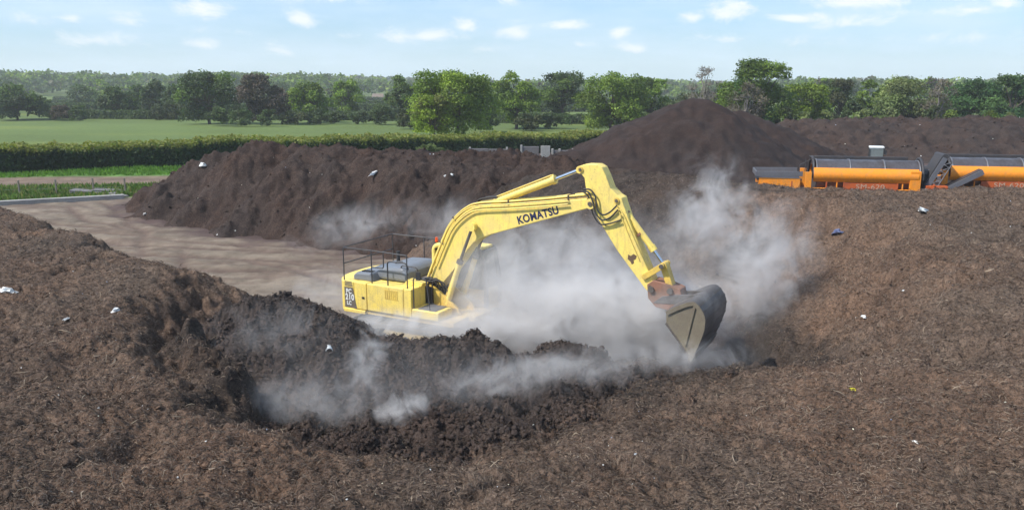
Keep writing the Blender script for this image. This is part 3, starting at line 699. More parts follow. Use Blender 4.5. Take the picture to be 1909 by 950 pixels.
# -- undercarriage: two tracks
def track_profile():
    pts = []; x0, x1, r = -1.75, 1.75, 0.46
    for i in range(13): a = math.pi / 2 + math.pi * i / 12; pts.append((x0 + r * math.cos(a), r + r * math.sin(a)))
    for i in range(13): a = -math.pi / 2 + math.pi * i / 12; pts.append((x1 + r * math.cos(a), r + r * math.sin(a)))
    return pts
for sd_ in (-1, 1):
    yc = sd_ * 1.2; tr = empty('track', (0, 0, 0.0), 0, ex)
    prof = track_profile(); belt = MB(); n = len(prof); dense = []
    for i in range(n):
        a, b_ = Vector((*prof[i], 0)), Vector((*prof[(i + 1) % n], 0)); k = max(1, int((b_ - a).length / .17)); dense += [a.lerp(b_, j / k) for j in range(k)]
    for i, p in enumerate(dense):
        q = dense[(i + 1) % len(dense)]; d = (q - p); L = d.length; d.normalize(); nrm = Vector((d.y, -d.x, 0))
        Mx = Matrix(((d.x, 0, nrm.x, p.x), (0, 1, 0, yc), (d.y, 0, nrm.y, p.y), (0, 0, 0, 1)))
        belt.box(0.005, L - .005, -.3, .3, -.03, .0, Mx); belt.box(0.02, .05, -.3, .3, -.0, .035, Mx)
    belt.build('track_shoes', M['steel'], tr)
    MB().box(-1.6, 1.6, yc - .12, yc + .12, .25, .66).build('track_frame', M['yellow_rust'], tr, .02)
    for xx in (-1.75, 1.75): MB().cyl((xx, yc - .14, .46), (xx, yc + .14, .46), .36, 20).build('sprocket', M['steel'], tr)
    for k in range(7): MB().cyl((-1.35 + k * .45, yc - .13, .16), (-1.35 + k * .45, yc + .13, .16), .11, 12).build('roller', M['steel'], tr)
MB().box(-.9, .9, -.9, .9, .45, .85).cyl((0, 0, .8), (0, 0, 1.06), .65, 28).build('centre_frame', M['yellow_rust'], ex, .02)
# -- upper deck
MB().prismz([(-2.2, -1.3), (1.55, -1.3), (1.55, -.5), (1.75, -.45), (1.75, .45), (1.55, .5), (1.55, 1.3), (-2.2, 1.3)], 1.02, 1.16).build('deck', M['yellow_rust'], ex, .01)
# counterweight with rounded tail
def tail(y): return -2.44 - 0.5 * (1 - (abs(y) / 1.36) ** 3.0)
ys = [1.36 * math.sin(math.pi / 2 * i / 12) for i in range(-12, 13)]
cwp = [(-2.0, -1.36)] + [(tail(y), y) for y in ys] + [(-2.0, 1.36)]
MB().prismz(cwp, 1.06, 1.98).build('counterweight', M['yellow'], ex, .05)
# lower lip of counterweight side
MB().prism([(-2.40, 1.02), (-1.58, 1.02), (-1.58, 1.13), (-2.42, 1.13)], -1.385, -1.20).build('counterweight_lip', M['yellow'], ex, .015)
# right-hand body panels (seen side, y = -1.36)
o = MB().box(-1.99, -1.52, -1.36, -.75, 1.15, 1.99).build('side_door', M['yellow'], ex, .025)
MB().box(-1.69, -1.60, -1.375, -1.355, 1.5, 1.56).build('latch', M['rubber'], o)
PX = plane(766, 541, -1.36)[0]
o = MB().box(-1.50, PX - .28, -1.36, -.75, 1.15, 1.99).build('side_door', M['yellow'], ex, .025)
MB().box(PX - .27, PX, -1.36, -.62, 1.15, 1.99).build('tool_box', M['yellow'], ex, .02)
MB().box(PX + .01, PX + .95, -1.36, -.62, 1.15, 1.42).build('step_box', M['yellow'], ex, .03)
MB().box(PX + .2, PX + .8, -1.30, -.70, 1.42, 1.445).build('step_tread', M['grey_steel'], ex)
lv = MB()
for k in range(7): lv.box(PX - .95 + k * .07, PX - .915 + k * .07, -1.368, -1.358, 1.62, 1.86)
lv.box(PX - .96, PX - .47, -1.366, -1.358, 1.60, 1.615).box(PX - .96, PX - .47, -1.366, -1.358, 1.865, 1.88); lv.build('louvre', M['yellow_rust'], ex)
MB().tube(round_path([(PX + .05, -1.30, 1.42), (PX + .05, -1.30, 2.35), (PX + .5, -1.30, 2.35), (PX + .62, -1.30, 1.42)], .1), .018).build('grab_rail', M['rail'], ex)
MB().box(PX + .18, PX + .34, -1.36, -1.33, 2.3, 2.55).build('mirror', M['rubber'], ex, .01)
# decal with lettering
dec = MB().prism([(-2.36, 1.16), (-1.90, 1.16), (-2.03, 1.80), (-2.36, 1.80)], -1.366, -1.360).build('decal', M['decal_grey'], ex)
for k in range(4): MB().prism([(-2.34, 1.83 + k * .042), (-2.035 - k * .01, 1.83 + k * .042), (-2.04 - k * .01, 1.855 + k * .042), (-2.34, 1.855 + k * .042)], -1.366, -1.36).build('vent_slot', M['decal_grey'], ex)
RX = Matrix.Rotation(math.pi / 2, 4, 'X')
for tx, zz, ss in (('PC', 1.665, .20), ('210', 1.485, .25), ('LC', 1.30, .17)):
    lettering(tx, ss, Matrix.Translation((-2.19 + (.03 if tx == '210' else 0), -1.369, zz)) @ RX, M['white'], dec, stretch=.85, bold=.03)
# engine hood
hood = MB(); prof = [(-2.25, 1.98), (-2.25, 2.16), (-2.1, 2.27), (-1.25, 2.30), (-.95, 2.42), (-.45, 2.42), (-.25, 2.30), (-.15, 1.98)]
hood.prism([(-2.2, 1.98), (-2.2, 2.13), (-2.08, 2.22), (-1.55, 2.24), (-1.42, 1.98)], -1.12, .95)
hd = hood.build('hood', M['grey_hood'], ex, .05)
h2 = MB().prism([(-1.62, 2.0), (-1.62, 2.22), (-1.45, 2.40), (-.62, 2.44), (-.42, 2.30), (-.38, 2.0)], -.78, .92).build('engine_cover', M['grey_hood'], ex, .09)
for k in range(5): MB().box(-2.0 + k * .085, -1.945 + k * .085, -.95, -.80, 2.215, 2.255).build('vent_slot', M['rubber'], hd)
MB().tube(round_path([(-1.25, -.2, 2.40), (-1.25, -.2, 2.46), (-1.05, -.2, 2.50), (-.95, -.2, 2.44)]), .02).build('handle', M['rail'], h2)
MB().cyl((-1.72, .55, 2.2), (-1.72, .55, 2.62), .06, 14).build('exhaust_pipe', M['rubber'], ex)
# battery/valve clutter right of the boom foot
MB().box(-.42, .35, -.62, .35, 1.16, 1.92).build('valve_block', M['rubber'], ex, .03)
cl = MB()
for i in range(14):
    x0_ = -.35 + random.random() * .7; y0_ = -.6 + random.random() * .3
    cl.tube(round_path([(x0_, y0_, 1.85), (x0_ + .05, y0_, 2.05 + random.random() * .12), (x0_ + .35, y0_ + .1, 2.08 + random.random() * .1), (x0_ + .5, y0_ + .15, 1.8)], .1), .022)
cl.build('hose_bundle', M['rubber'], ex)
MB().prism([(-.45, 2.0), (-.3, 2.16), (.25, 2.10), (PX + .05, 1.99), (-.45, 1.99)], -.92, -.66).build('tank_cover', M['yellow'], ex, .03)
# guard rails on the roof
rl = MB(); ZR = 3.0; yr = -1.28
rc = plane(641, 461, -1.28)
rl_ = lambda p: rl.tube(round_path(p, .08), .018)
rl_([(-2.42, -1.28, 1.95), (-2.42, -1.28, ZR), (-1.25, -1.28, ZR), (-.05, -1.28, ZR - .03)])
rl_([(-2.42, -1.28, ZR), (-2.46, 1.25, ZR), (-.25, 1.25, ZR), (-.25, 1.25, 2.0)])
rl_([(-2.42, -1.28, ZR - .5), (-2.46, 1.25, ZR - .5)])
rl_([(-2.46, 1.25, 1.98), (-2.46, 1.25, ZR)]); rl_([(-1.2, 1.25, 1.98), (-1.2, 1.25, ZR)]); rl_([(-1.35, -1.28, 1.99), (-1.35, -1.28, ZR)])
rl_([(-.05, -1.28, ZR - .03), (-.05, -1.28, 1.99)]); rl_([(-.9, -1.28, ZR - .01), (-.9, -1.28, ZR - .5), (-1.35, -1.28, ZR - .5)])
rl.build('guard_rail', M['rail'], ex)
MB().tube(round_path([(-.78, -1.25, 1.99), (-.78, -1.25, 2.72), (-.1, -1.25, 2.74), (-.02, -1.25, 2.55)], .1), .022).build('grab_rail', M['rail'], ex)
MB().tube(round_path([(-.66, -.70, 2.0), (-.70, -.70, 2.5), (-.1, -.70, 2.5), (-.05, -.7, 2.15)], .1), .02).build('grab_rail', M['rail'], ex)
# cab on the left side
cab = empty('cab', (0, 0, 0), 0, ex)
c0, c1, cy0, cy1 = -.35, 1.52, .60, 1.40
side = [(c0, 1.16), (c0, 2.80), (c0 + .14, 2.95), (c1 - .35, 2.97), (c1 - .16, 2.85), (c1, 1.9), (c1, 1.16)]
fr = MB()
for yy in (cy0, cy1):
    for a, b_ in ((side[0], side[1]), (side[1], side[2]), (side[2], side[3]), (side[3], side[4]), (side[4], side[5]), (side[5], side[6]), ((.45, 1.16), (.45, 2.95))):
        fr.tube([(a[0], yy, a[1]), (b_[0], yy, b_[1])], .075, 10)
for a in (side[1], side[4]): fr.tube([(a[0], cy0, a[1]), (a[0], cy1, a[1])], .06, 10)
fr.build('cab_frame', M['rail'], cab)
cp_ = MB()
for yy in (cy0, cy1): cp_.tube(round_path([(c0, yy, 1.2), (c0, yy, 2.86), (c0 + .16, yy, 2.96), (c0 + .8, yy, 2.97)], .15), .085, 10)
cp_.build('rear_pillar', M['yellow'], cab)
MB().box(c0 + .02, c1 - .2, cy0 + .02, cy1 - .02, 2.90, 3.0).build('cab_roof', M['yellow'], cab, .04)
MB().box(c0, c1, cy0 - .03, cy1 + .03, 1.16, 1.70).build('cab_wall', M['yellow_rust'], cab, .03)
MB().prism([(c0 + .03, 1.7), (c0 + .03, 2.85), (c1 - .3, 2.9), (c1 - .05, 1.9), (c1 - .05, 1.7)], cy0 + .02, cy0 + .03).build('side_window', M['glass'], cab)
MB().prism([(c0 + .03, 1.7), (c0 + .03, 2.85), (c1 - .3, 2.9), (c1 - .05, 1.9), (c1 - .05, 1.7)], cy1 - .03, cy1 - .02).build('side_window', M['glass'], cab)
MB().box(c0 + .02, c0 + .03, cy0 + .05, cy1 - .05, 1.7, 2.85).build('rear_window', M['glass'], cab)
MB().prism([(c1 - .16, 2.83), (c1 - .01, 1.75), (c1 - .03, 1.75), (c1 - .18, 2.83)], cy0 + .05, cy1 - .05).build('windscreen', M['glass'], cab)
bc = MB().cyl((c0 + .02, cy0 + .1, 3.0), (c0 + .02, cy0 + .1, 3.03), .06, 14).build('beacon_base', M['rubber'], cab)
MB().cyl((c0 + .02, cy0 + .1, 3.03), (c0 + .02, cy0 + .1, 3.17), .05, 14, .04).build('beacon_lamp', M['amber'], bc)
# boom foot brackets
MB().prism([(-.25, 1.1), (-.2, 1.95), (.1, 2.05), (.55, 1.8), (1.2, 1.35), (1.3, 1.1)], -.52, -.42).build('boom_bracket', M['yellow_rust'], ex, .015)
MB().prism([(-.25, 1.1), (-.2, 1.95), (.1, 2.05), (.55, 1.8), (1.2, 1.35), (1.3, 1.1)], .30, .36).build('boom_bracket', M['yellow_rust'], ex, .015)
# -- boom: side outline measured on the right web plate
YB = .27
top_px = [(1094, 370), (1060, 373), (1018, 377), (948, 382), (898, 384), (880, 387), (864, 397), (849, 411), (838, 427), (826, 455), (811, 492), (798, 527)]
bot_px = [(803, 540), (818, 536), (841, 509), (856, 489), (871, 466), (883, 452), (896, 444), (915, 437), (959, 425), (1007, 412), (1054, 399.5), (1096, 388.5)]
bt, bb = pl(top_px, -YB), pl(bot_px, -YB)
tip = plane(1101, 379.5, -YB)
boom = MB(); boom.prism(bt + bb, -YB, YB)
bo = boom.build('boom', M['yellow'], ex, .02)
for yy in (-YB - .05, YB): MB().cyl((tip[0], yy, tip[1]), (tip[0], yy + .05, tip[1]), .14, 24).build('pin_boss', M['yellow'], bo)
MB().cyl((tip[0], -YB - .075, tip[1]), (tip[0], -YB - .05, tip[1]), .06, 16).build('pin', M['steel'], bo)
pf = plane(808, 534, -YB); MB().cyl((pf[0], -YB - .14, pf[1]), (pf[0], YB + .14, pf[1]), .1, 20).build('pin', M['steel'], bo)
# lettering on the boom web
a = plane(964, 412, -YB); b_ = plane(1042, 391, -YB); cxm, czm = (a[0] + b_[0]) / 2, (a[1] + b_[1]) / 2; an = math.atan2(b_[1] - a[1], b_[0] - a[0]); Lw = math.hypot(b_[0] - a[0], b_[1] - a[1])
lo = lettering('KOMATSU', .30, Matrix.Translation((cxm, -YB - .004, czm)) @ Matrix.Rotation(-an, 4, 'Y') @ RX @ Matrix.Scale(1, 4), M['navy'], bo, bold=.03)
wd = max(v.co.x for v in lo.data.vertices) - min(v.co.x for v in lo.data.vertices); k = Lw * math.cos(an) / wd
for v in lo.data.vertices:
    d = Vector((v.co.x - cxm, 0, v.co.z - czm)); ax = Vector((math.cos(an), 0, math.sin(an))); t = d.dot(ax); v.co += ax * (t * (k - 1))
# pipes along the top of the boom
def offs(path, d):
    out_ = []
    for i, p in enumerate(path):
        a = path[max(i - 1, 0)]; b_ = path[min(i + 1, len(path) - 1)]; dx, dz = b_[0] - a[0], b_[1] - a[1]; L = math.hypot(dx, dz) + 1e-9; out_.append((p[0] + dz / L * d, p[1] - dx / L * d))
    return out_
topl = bt[:]  # from tip to foot
for j, (yy, off, i0, i1) in enumerate(((-.235, .10, 0, 12), (-.16, .10, 0, 12), (-.08, .08, 0, 11), (.08, .08, 0, 11), (.16, .10, 0, 12), (.235, .10, 0, 12))):
    q = offs(topl, off)[i0:i1]
    MB().tube(round_path([(p[0], yy, p[1]) for p in q], .12), .027, 8).build('boom_pipe', M['yellow'], bo)
for yy_, off_, s0, s1 in ((-YB - .07, -.10, 1, 11), (-YB - .07, .03, 1, 12)):   # low line clipped to the web plate
    q = offs(topl, off_)[s0:s1]
    MB().tube(round_path([(p[0], yy_, p[1]) for p in q], .12), .022, 8).build('boom_pipe', M['yellow'], bo)
for i in (1, 3, 7, 9):
    p = topl[i]; q = offs(topl, .13)[i]; MB().tube([(p[0], -.27, p[1]), (q[0], -.27, q[1])], .022).tube([(q[0], -.28, q[1]), (q[0], .28, q[1])], .02).tube([(p[0], .27, p[1]), (q[0], .27, q[1])], .022).build('pipe_clamp', M['steel'], bo)
# boom cylinders (outside the webs)
for yy in (-.44, .44):
    a = plane(880, 423, -.46); m_ = plane(857, 487, -.46); e = plane(833, 567, -.46)
    MB().cyl((a[0], yy, a[1]), (m_[0], yy, m_[1]), .045, 14).build('cylinder_rod', M['steel'] if yy < 0 else M['steel'], ex)
    cb = MB().cyl((m_[0], yy, m_[1]), (e[0], yy, e[1]), .085, 18).build('boom_cylinder', M['yellow'], ex)
    MB().cyl((m_[0] + (a[0] - m_[0]) * .03, yy, m_[1] + (a[1] - m_[1]) * .03), (m_[0] + (e[0] - m_[0]) * .05, yy, m_[1] + (e[1] - m_[1]) * .05), .10, 18).build('gland', M['steel'], cb)
    MB().tube([(m_[0] - .1, yy, m_[1] - .1), (e[0] - .10, yy, e[1] + .1)], .018).build('cylinder_pipe', M['yellow'], cb)
    MB().cyl((a[0], yy - .08, a[1]), (a[0], yy + .08, a[1]), .12, 20).build('rod_eye', M['yellow'], bo)
a = plane(880, 423, -.46); MB().cyl((a[0], -.42, a[1]), (a[0], .42, a[1]), .07, 16).build('pin', M['steel'], bo)
# arm cylinder on top of the boom
A0, A1, A2 = plane(930, 374, 0), plane(1033, 335, 0), plane(1082.5, 316, 0)
ac = MB().cyl((A0[0], 0, A0[1]), (A1[0], 0, A1[1]), .105, 22).build('arm_cylinder', M['yellow'], ex)
MB().cyl((A1[0] - (A1[0] - A0[0]) * .03, 0, A1[1] - (A1[1] - A0[1]) * .03), (A1[0] + (A2[0] - A1[0]) * .06, 0, A1[1] + (A2[1] - A1[1]) * .06), .125, 22).build('gland', M['yellow'], ac)
MB().cyl((A1[0], 0, A1[1]), (A2[0], 0, A2[1]), .05, 16).build('cylinder_rod', M['chrome'], ac)
MB().cyl((A2[0], -.09, A2[1]), (A2[0], .09, A2[1]), .10, 20).build('rod_eye', M['yellow'], ac)
dxa = Vector((A1[0] - A0[0], 0, A1[1] - A0[1])).normalized(); nz_ = Vector((-dxa.z, 0, dxa.x))
MB().tube([Vector((A0[0], -.06, A0[1])) + nz_ * .13, Vector((A1[0], -.06, A1[1])) + nz_ * .14], .018).tube([Vector((A0[0], .06, A0[1])) + nz_ * .13, Vector((A1[0], .06, A1[1])) + nz_ * .14], .018).build('cylinder_pipe', M['yellow'], ac)
MB().prism([(A0[0] - .25, A0[1] - .28), (A0[0] - .1, A0[1] + .06), (A0[0] + .08, A0[1] + .06), (A0[0] + .25, A0[1] - .22)], -.15, -.11).prism([(A0[0] - .25, A0[1] - .28), (A0[0] - .1, A0[1] + .06), (A0[0] + .08, A0[1] + .06), (A0[0] + .25, A0[1] - .22)], .11, .15).build('cylinder_bracket', M['yellow'], bo, .01)
hs = MB()
for yy in (-.07, .02, .1):
    hs.tube(round_path([(A0[0] - .75, yy, A0[1] - .32), (A0[0] - .7, yy, A0[1] - .02), (A0[0] - .35, yy, A0[1] + .08), (A0[0] + .0, yy, A0[1] + .12)], .2, 6), .024)
hs.build('hose_bundle', M['rubber'], bo)
# -- arm
YA = .20
arm_px = [(1076, 317), (1081, 309), (1091.6, 305.8), (1112.6, 306.4), (1122, 312), (1129.5, 328), (1138, 351), (1150.5, 363.7), (1159, 369), (1161, 378), (1176, 420), (1190, 455), (1219, 527), (1222, 540), (1212, 546), (1203, 539), (1150, 466), (1112, 404), (1096, 372), (1091, 345), (1089.5, 332), (1082, 323)]
arm = MB().prism(pl(arm_px, -YA), -YA, YA).build('arm', M['yellow'], ex, .02)
for (u, v, r) in ((1082.5, 316, .075), (1150, 374, .075), (1213, 535, .1)):
    p = plane(u, v, -YA); MB().cyl((p[0], -YA - .035, p[1]), (p[0], YA + .035, p[1]), r, 20).build('pin_boss', M['yellow'] if r > .09 else M['yellow_rust'], arm)
    MB().cyl((p[0], -YA - .05, p[1]), (p[0], -YA - .03, p[1]), r * .55, 16).build('pin', M['steel'], arm)
# rust patch on the arm web
rp = [(1171, 474), (1176, 477), (1181, 473), (1187, 477), (1185, 483), (1181, 485), (1182, 490), (1178, 493), (1175, 487), (1170, 483)]
MB().prism(pl(rp, -YA - .006), -YA - .004, -YA - .001).build('rust_patch', M['rust'], arm)
# hoses from boom tip to arm
def hose(px_, yl, r, mat=M['rubber'], name='hose', par=arm):
    pts = [(plane(u, v, yl)[0], yl, plane(u, v, yl)[1]) for u, v in px_]
    return MB().tube(round_path(pts, .25, 6), r, 8).build(name, mat, par)
hose([(1088, 353), (1100, 352), (1110, 364), (1113, 392), (1124, 402), (1137, 396), (1150, 383)], -.30, .023)
hose([(1090, 356), (1098, 358), (1104, 372), (1110, 398), (1122, 412), (1138, 406), (1152, 391)], -.34, .023)
hose([(1086, 357), (1095, 362), (1100, 378), (1106, 402), (1119, 420), (1140, 416), (1157, 410)], -.28, .021)
hose([(1150, 383), (1160, 396), (1176, 432), (1196, 478), (1206, 500)], -.24, .016, M['yellow'], 'arm_pipe')
hose([(1152, 391), (1157, 400), (1172, 440), (1192, 486)], -.22, .014, M['yellow'], 'arm_pipe')
# bucket cylinder
B0, B1, B2 = plane(1151, 373, 0), plane(1219, 466, 0), plane(1237, 492, 0)
bcl = MB().cyl((B0[0], 0, B0[1]), (B1[0], 0, B1[1]), .085, 20).build('bucket_cylinder', M['yellow'], ex)
MB().cyl((B1[0] - .08, 0, B1[1] + .11), (B1[0] + .01, 0, B1[1] - .015), .10, 20).build('gland', M['yellow'], bcl)
MB().cyl((B1[0], 0, B1[1]), (B2[0], 0, B2[1]), .045, 16).build('cylinder_rod', M['chrome'], bcl)
MB().tube([(B0[0] + .1, -.09, B0[1] - .1), (B1[0] - .02, -.09, B1[1] + .12)], .015).build('cylinder_pipe', M['yellow'], bcl)
for (u, v) in ((1168, 398), (1193, 436)):
    p = plane(u, v, 0); dv_ = Vector((B1[0] - B0[0], 0, B1[1] - B0[1])).normalized() * .03
    MB().cyl(Vector((p[0], 0, p[1])) - dv_, Vector((p[0], 0, p[1])) + dv_, .105, 18).build('pipe_clamp', M['rust_red'], bcl)
MB().cyl((B0[0], -.1, B0[1]), (B0[0], .1, B0[1]), .11, 18).build('rod_eye', M['yellow'], bcl)
# linkage
def strap(name, a, b_, w_, y0, y1, mat, par):
    A, B = Vector((a[0], 0, a[1])), Vector((b_[0], 0, b_[1])); d = (B - A).normalized(); n_ = Vector((-d.z, 0, d.x)) * w_
    q = []
    for c_, s_ in ((A, -1), (B, 1)):
        for t in range(7):
            an_ = math.pi * t / 6; q.append(c_ + n_ * math.cos(an_) * (1 if s_ < 0 else -1) + d * math.sin(an_) * w_ * s_)
    return MB().prism([(p.x, p.z) for p in q], y0, y1).build(name, mat, par, .008)
LK, AR, BK = plane(1239, 493, 0), plane(1207, 512, 0), plane(1256, 546, 0)
for y0, y1 in ((-.27, -.22), (.22, .27)): strap('link_arm', LK, AR, .075, y0, y1, M['yellow_rust'], ex)
strap('bucket_link', LK, BK, .085, -.14, .14, M['yellow_rust'], ex)
MB().cyl((LK[0], -.30, LK[1]), (LK[0], .30, LK[1]), .06, 16).build('pin', M['steel'], ex)
# quick hitch
qh = pl([(1206, 530), (1218, 522), (1250, 532), (1268, 540), (1272, 560), (1250, 580), (1222, 572), (1208, 556)], -.24)
q_ = MB().prism(qh, -.24, -.17).prism(qh, .17, .24).prism([(x * .96 + .04 * BK[0], z * .96 + .04 * BK[1]) for x, z in qh], -.16, .16).build('quick_hitch', M['rust_red'], ex, .015)
p = plane(1248, 543, -.3); MB().cyl((p[0], -.30, p[1]), (p[0], .30, p[1]), .08, 18).build('pin', M['steel'], q_)
p = plane(1213, 540, -.3); MB().cyl((p[0], -.30, p[1]), (p[0], .30, p[1]), .08, 18).build('pin', M['steel'], q_)
# -- bucket
YK = 1.02
bk = empty('bucket', (0, 0, 0), 0, ex)
side_px = [(1241, 580), (1268, 568), (1291.6, 562), (1305, 572), (1314, 589), (1315, 603), (1312.6, 618), (1307, 633), (1300, 649), (1289.5, 672.6), (1268, 640), (1241, 602)]
sp_ = pl(side_px, -YK)
def curve(pts, n=4):
    P_ = [Vector((p[0], p[1], 0)) for p in pts]; o_ = []
    for i in range(len(P_) - 1):
        a = P_[max(i - 1, 0)]; b_ = P_[i]; c_ = P_[i + 1]; d = P_[min(i + 2, len(P_) - 1)]
        for k in range(n):
            t = k / n; o_.append(0.5 * ((2 * b_) + (c_ - a) * t + (2 * a - 5 * b_ + 4 * c_ - d) * t * t + (3 * b_ - a - 3 * c_ + d) * t ** 3))
    o_.append(P_[-1]); return [(p.x, p.y) for p in o_]
shell = curve(sp_[0:10])
inn = offs(shell, .035)
sh_ = MB(); n = len(shell)
V = [(p[0], -YK, p[1]) for p in shell] + [(p[0], YK, p[1]) for p in shell] + [(p[0], -YK, p[1]) for p in inn] + [(p[0], YK, p[1]) for p in inn]
sh_.add(V, [(i, i + 1, i + 1 + n, i + n) for i in range(n - 1)] + [(2 * n + i, 3 * n + i, 3 * n + i + 1, 2 * n + i + 1) for i in range(n - 1)] + [(0, n, 3 * n, 2 * n), (n - 1, 3 * n - 1, 4 * n - 1, 2 * n - 1)]
        + [(i, 2 * n + i, 2 * n + i + 1, i + 1) for i in range(n - 1)] + [(n + i, n + i + 1, 3 * n + i + 1, 3 * n + i) for i in range(n - 1)], True)
o = sh_.build('shell', M['bucket'], bk); 
es = o.modifiers.new('edge', 'EDGE_SPLIT'); es.split_angle = R(40)
cs = (sum(p[0] for p in sp_) / len(sp_), sum(p[1] for p in sp_) / len(sp_))
for y0, y1 in ((-YK + .012, -YK + .04), (YK - .04, YK - .012)):
    MB().prism([(cs[0] + (p[0] - cs[0]) * .985, cs[1] + (p[1] - cs[1]) * .985) for p in (shell + [sp_[10], sp_[11]])], y0, y1).build('side_plate', M['bucket_side'], bk, 0)
rim = MB(); V = []; m_ = len(shell)
for p in shell: V.append((p[0], -YK - .012, p[1]))
for p in offs(shell, .10): V.append((p[0], -YK - .012, p[1]))
rim.add(V, [(i, i + 1, i + 1 + m_, i + m_) for i in range(m_ - 1)]); ro = rim.build('rim_plate', M['bucket_side'], bk); sol = ro.modifiers.new('thick', 'SOLIDIFY'); sol.thickness = .03; sol.offset = 0
g0, g1 = shell[9], (sp_[10][0] * .6 + sp_[9][0] * .4, sp_[10][1] * .6 + sp_[9][1] * .4)
MB().prism([(g0[0] - .03, g0[1] - .05), (g0[0] + .04, g0[1] - .05), (g1[0] + .03, g1[1] + .12), (g1[0] - .02, g1[1] + .14)], -YK - .02, -YK + .01).build('gusset', M['bucket_side'], bk, .01)
# side cutters along the mouth, cutting edge, wear strips, top ears
for yy in (-YK - .01, YK - .03):
    MB().tube([(sp_[11][0], yy + .02, sp_[11][1]), (sp_[10][0], yy + .02, sp_[10][1]), (sp_[9][0], yy + .02, sp_[9][1])], .026, 4).build('side_cutter', M['steel'], bk)
e0, e1 = sp_[9], sp_[8]; d = Vector((e0[0] - e1[0], 0, e0[1] - e1[1])).normalized(); n_ = Vector((-d.z, 0, d.x))
q = [Vector((e0[0], 0, e0[1])) + d * .10, Vector((e0[0], 0, e0[1])) - d * .20 + n_ * -.03, Vector((e0[0], 0, e0[1])) - d * .20 + n_ * .03]
MB().prism([(p.x, p.z) for p in q], -YK - .02, YK + .02).build('cutting_edge', M['steel'], bk)
outer = offs(shell, -.011)
for i in (11, 14, 18, 23, 28, 31):
    MB().prism([inn[i], inn[i + 1], outer[i + 1], outer[i]], -YK - .01, YK + .01).build('wear_strip', M['steel'], bk)
a = sp_[0]; b_ = sp_[3]; top = plane(1262, 540, 0)
for yy in (-.26, .20):
    MB().prism([plane(1222, 560, 0), plane(1240, 548, 0), plane(1268, 545, 0), (shell[8][0], shell[8][1]), (shell[4][0], shell[4][1] - .02), (shell[0][0], shell[0][1])], yy, yy + .06).build('ear', M['bucket'], bk, .01)

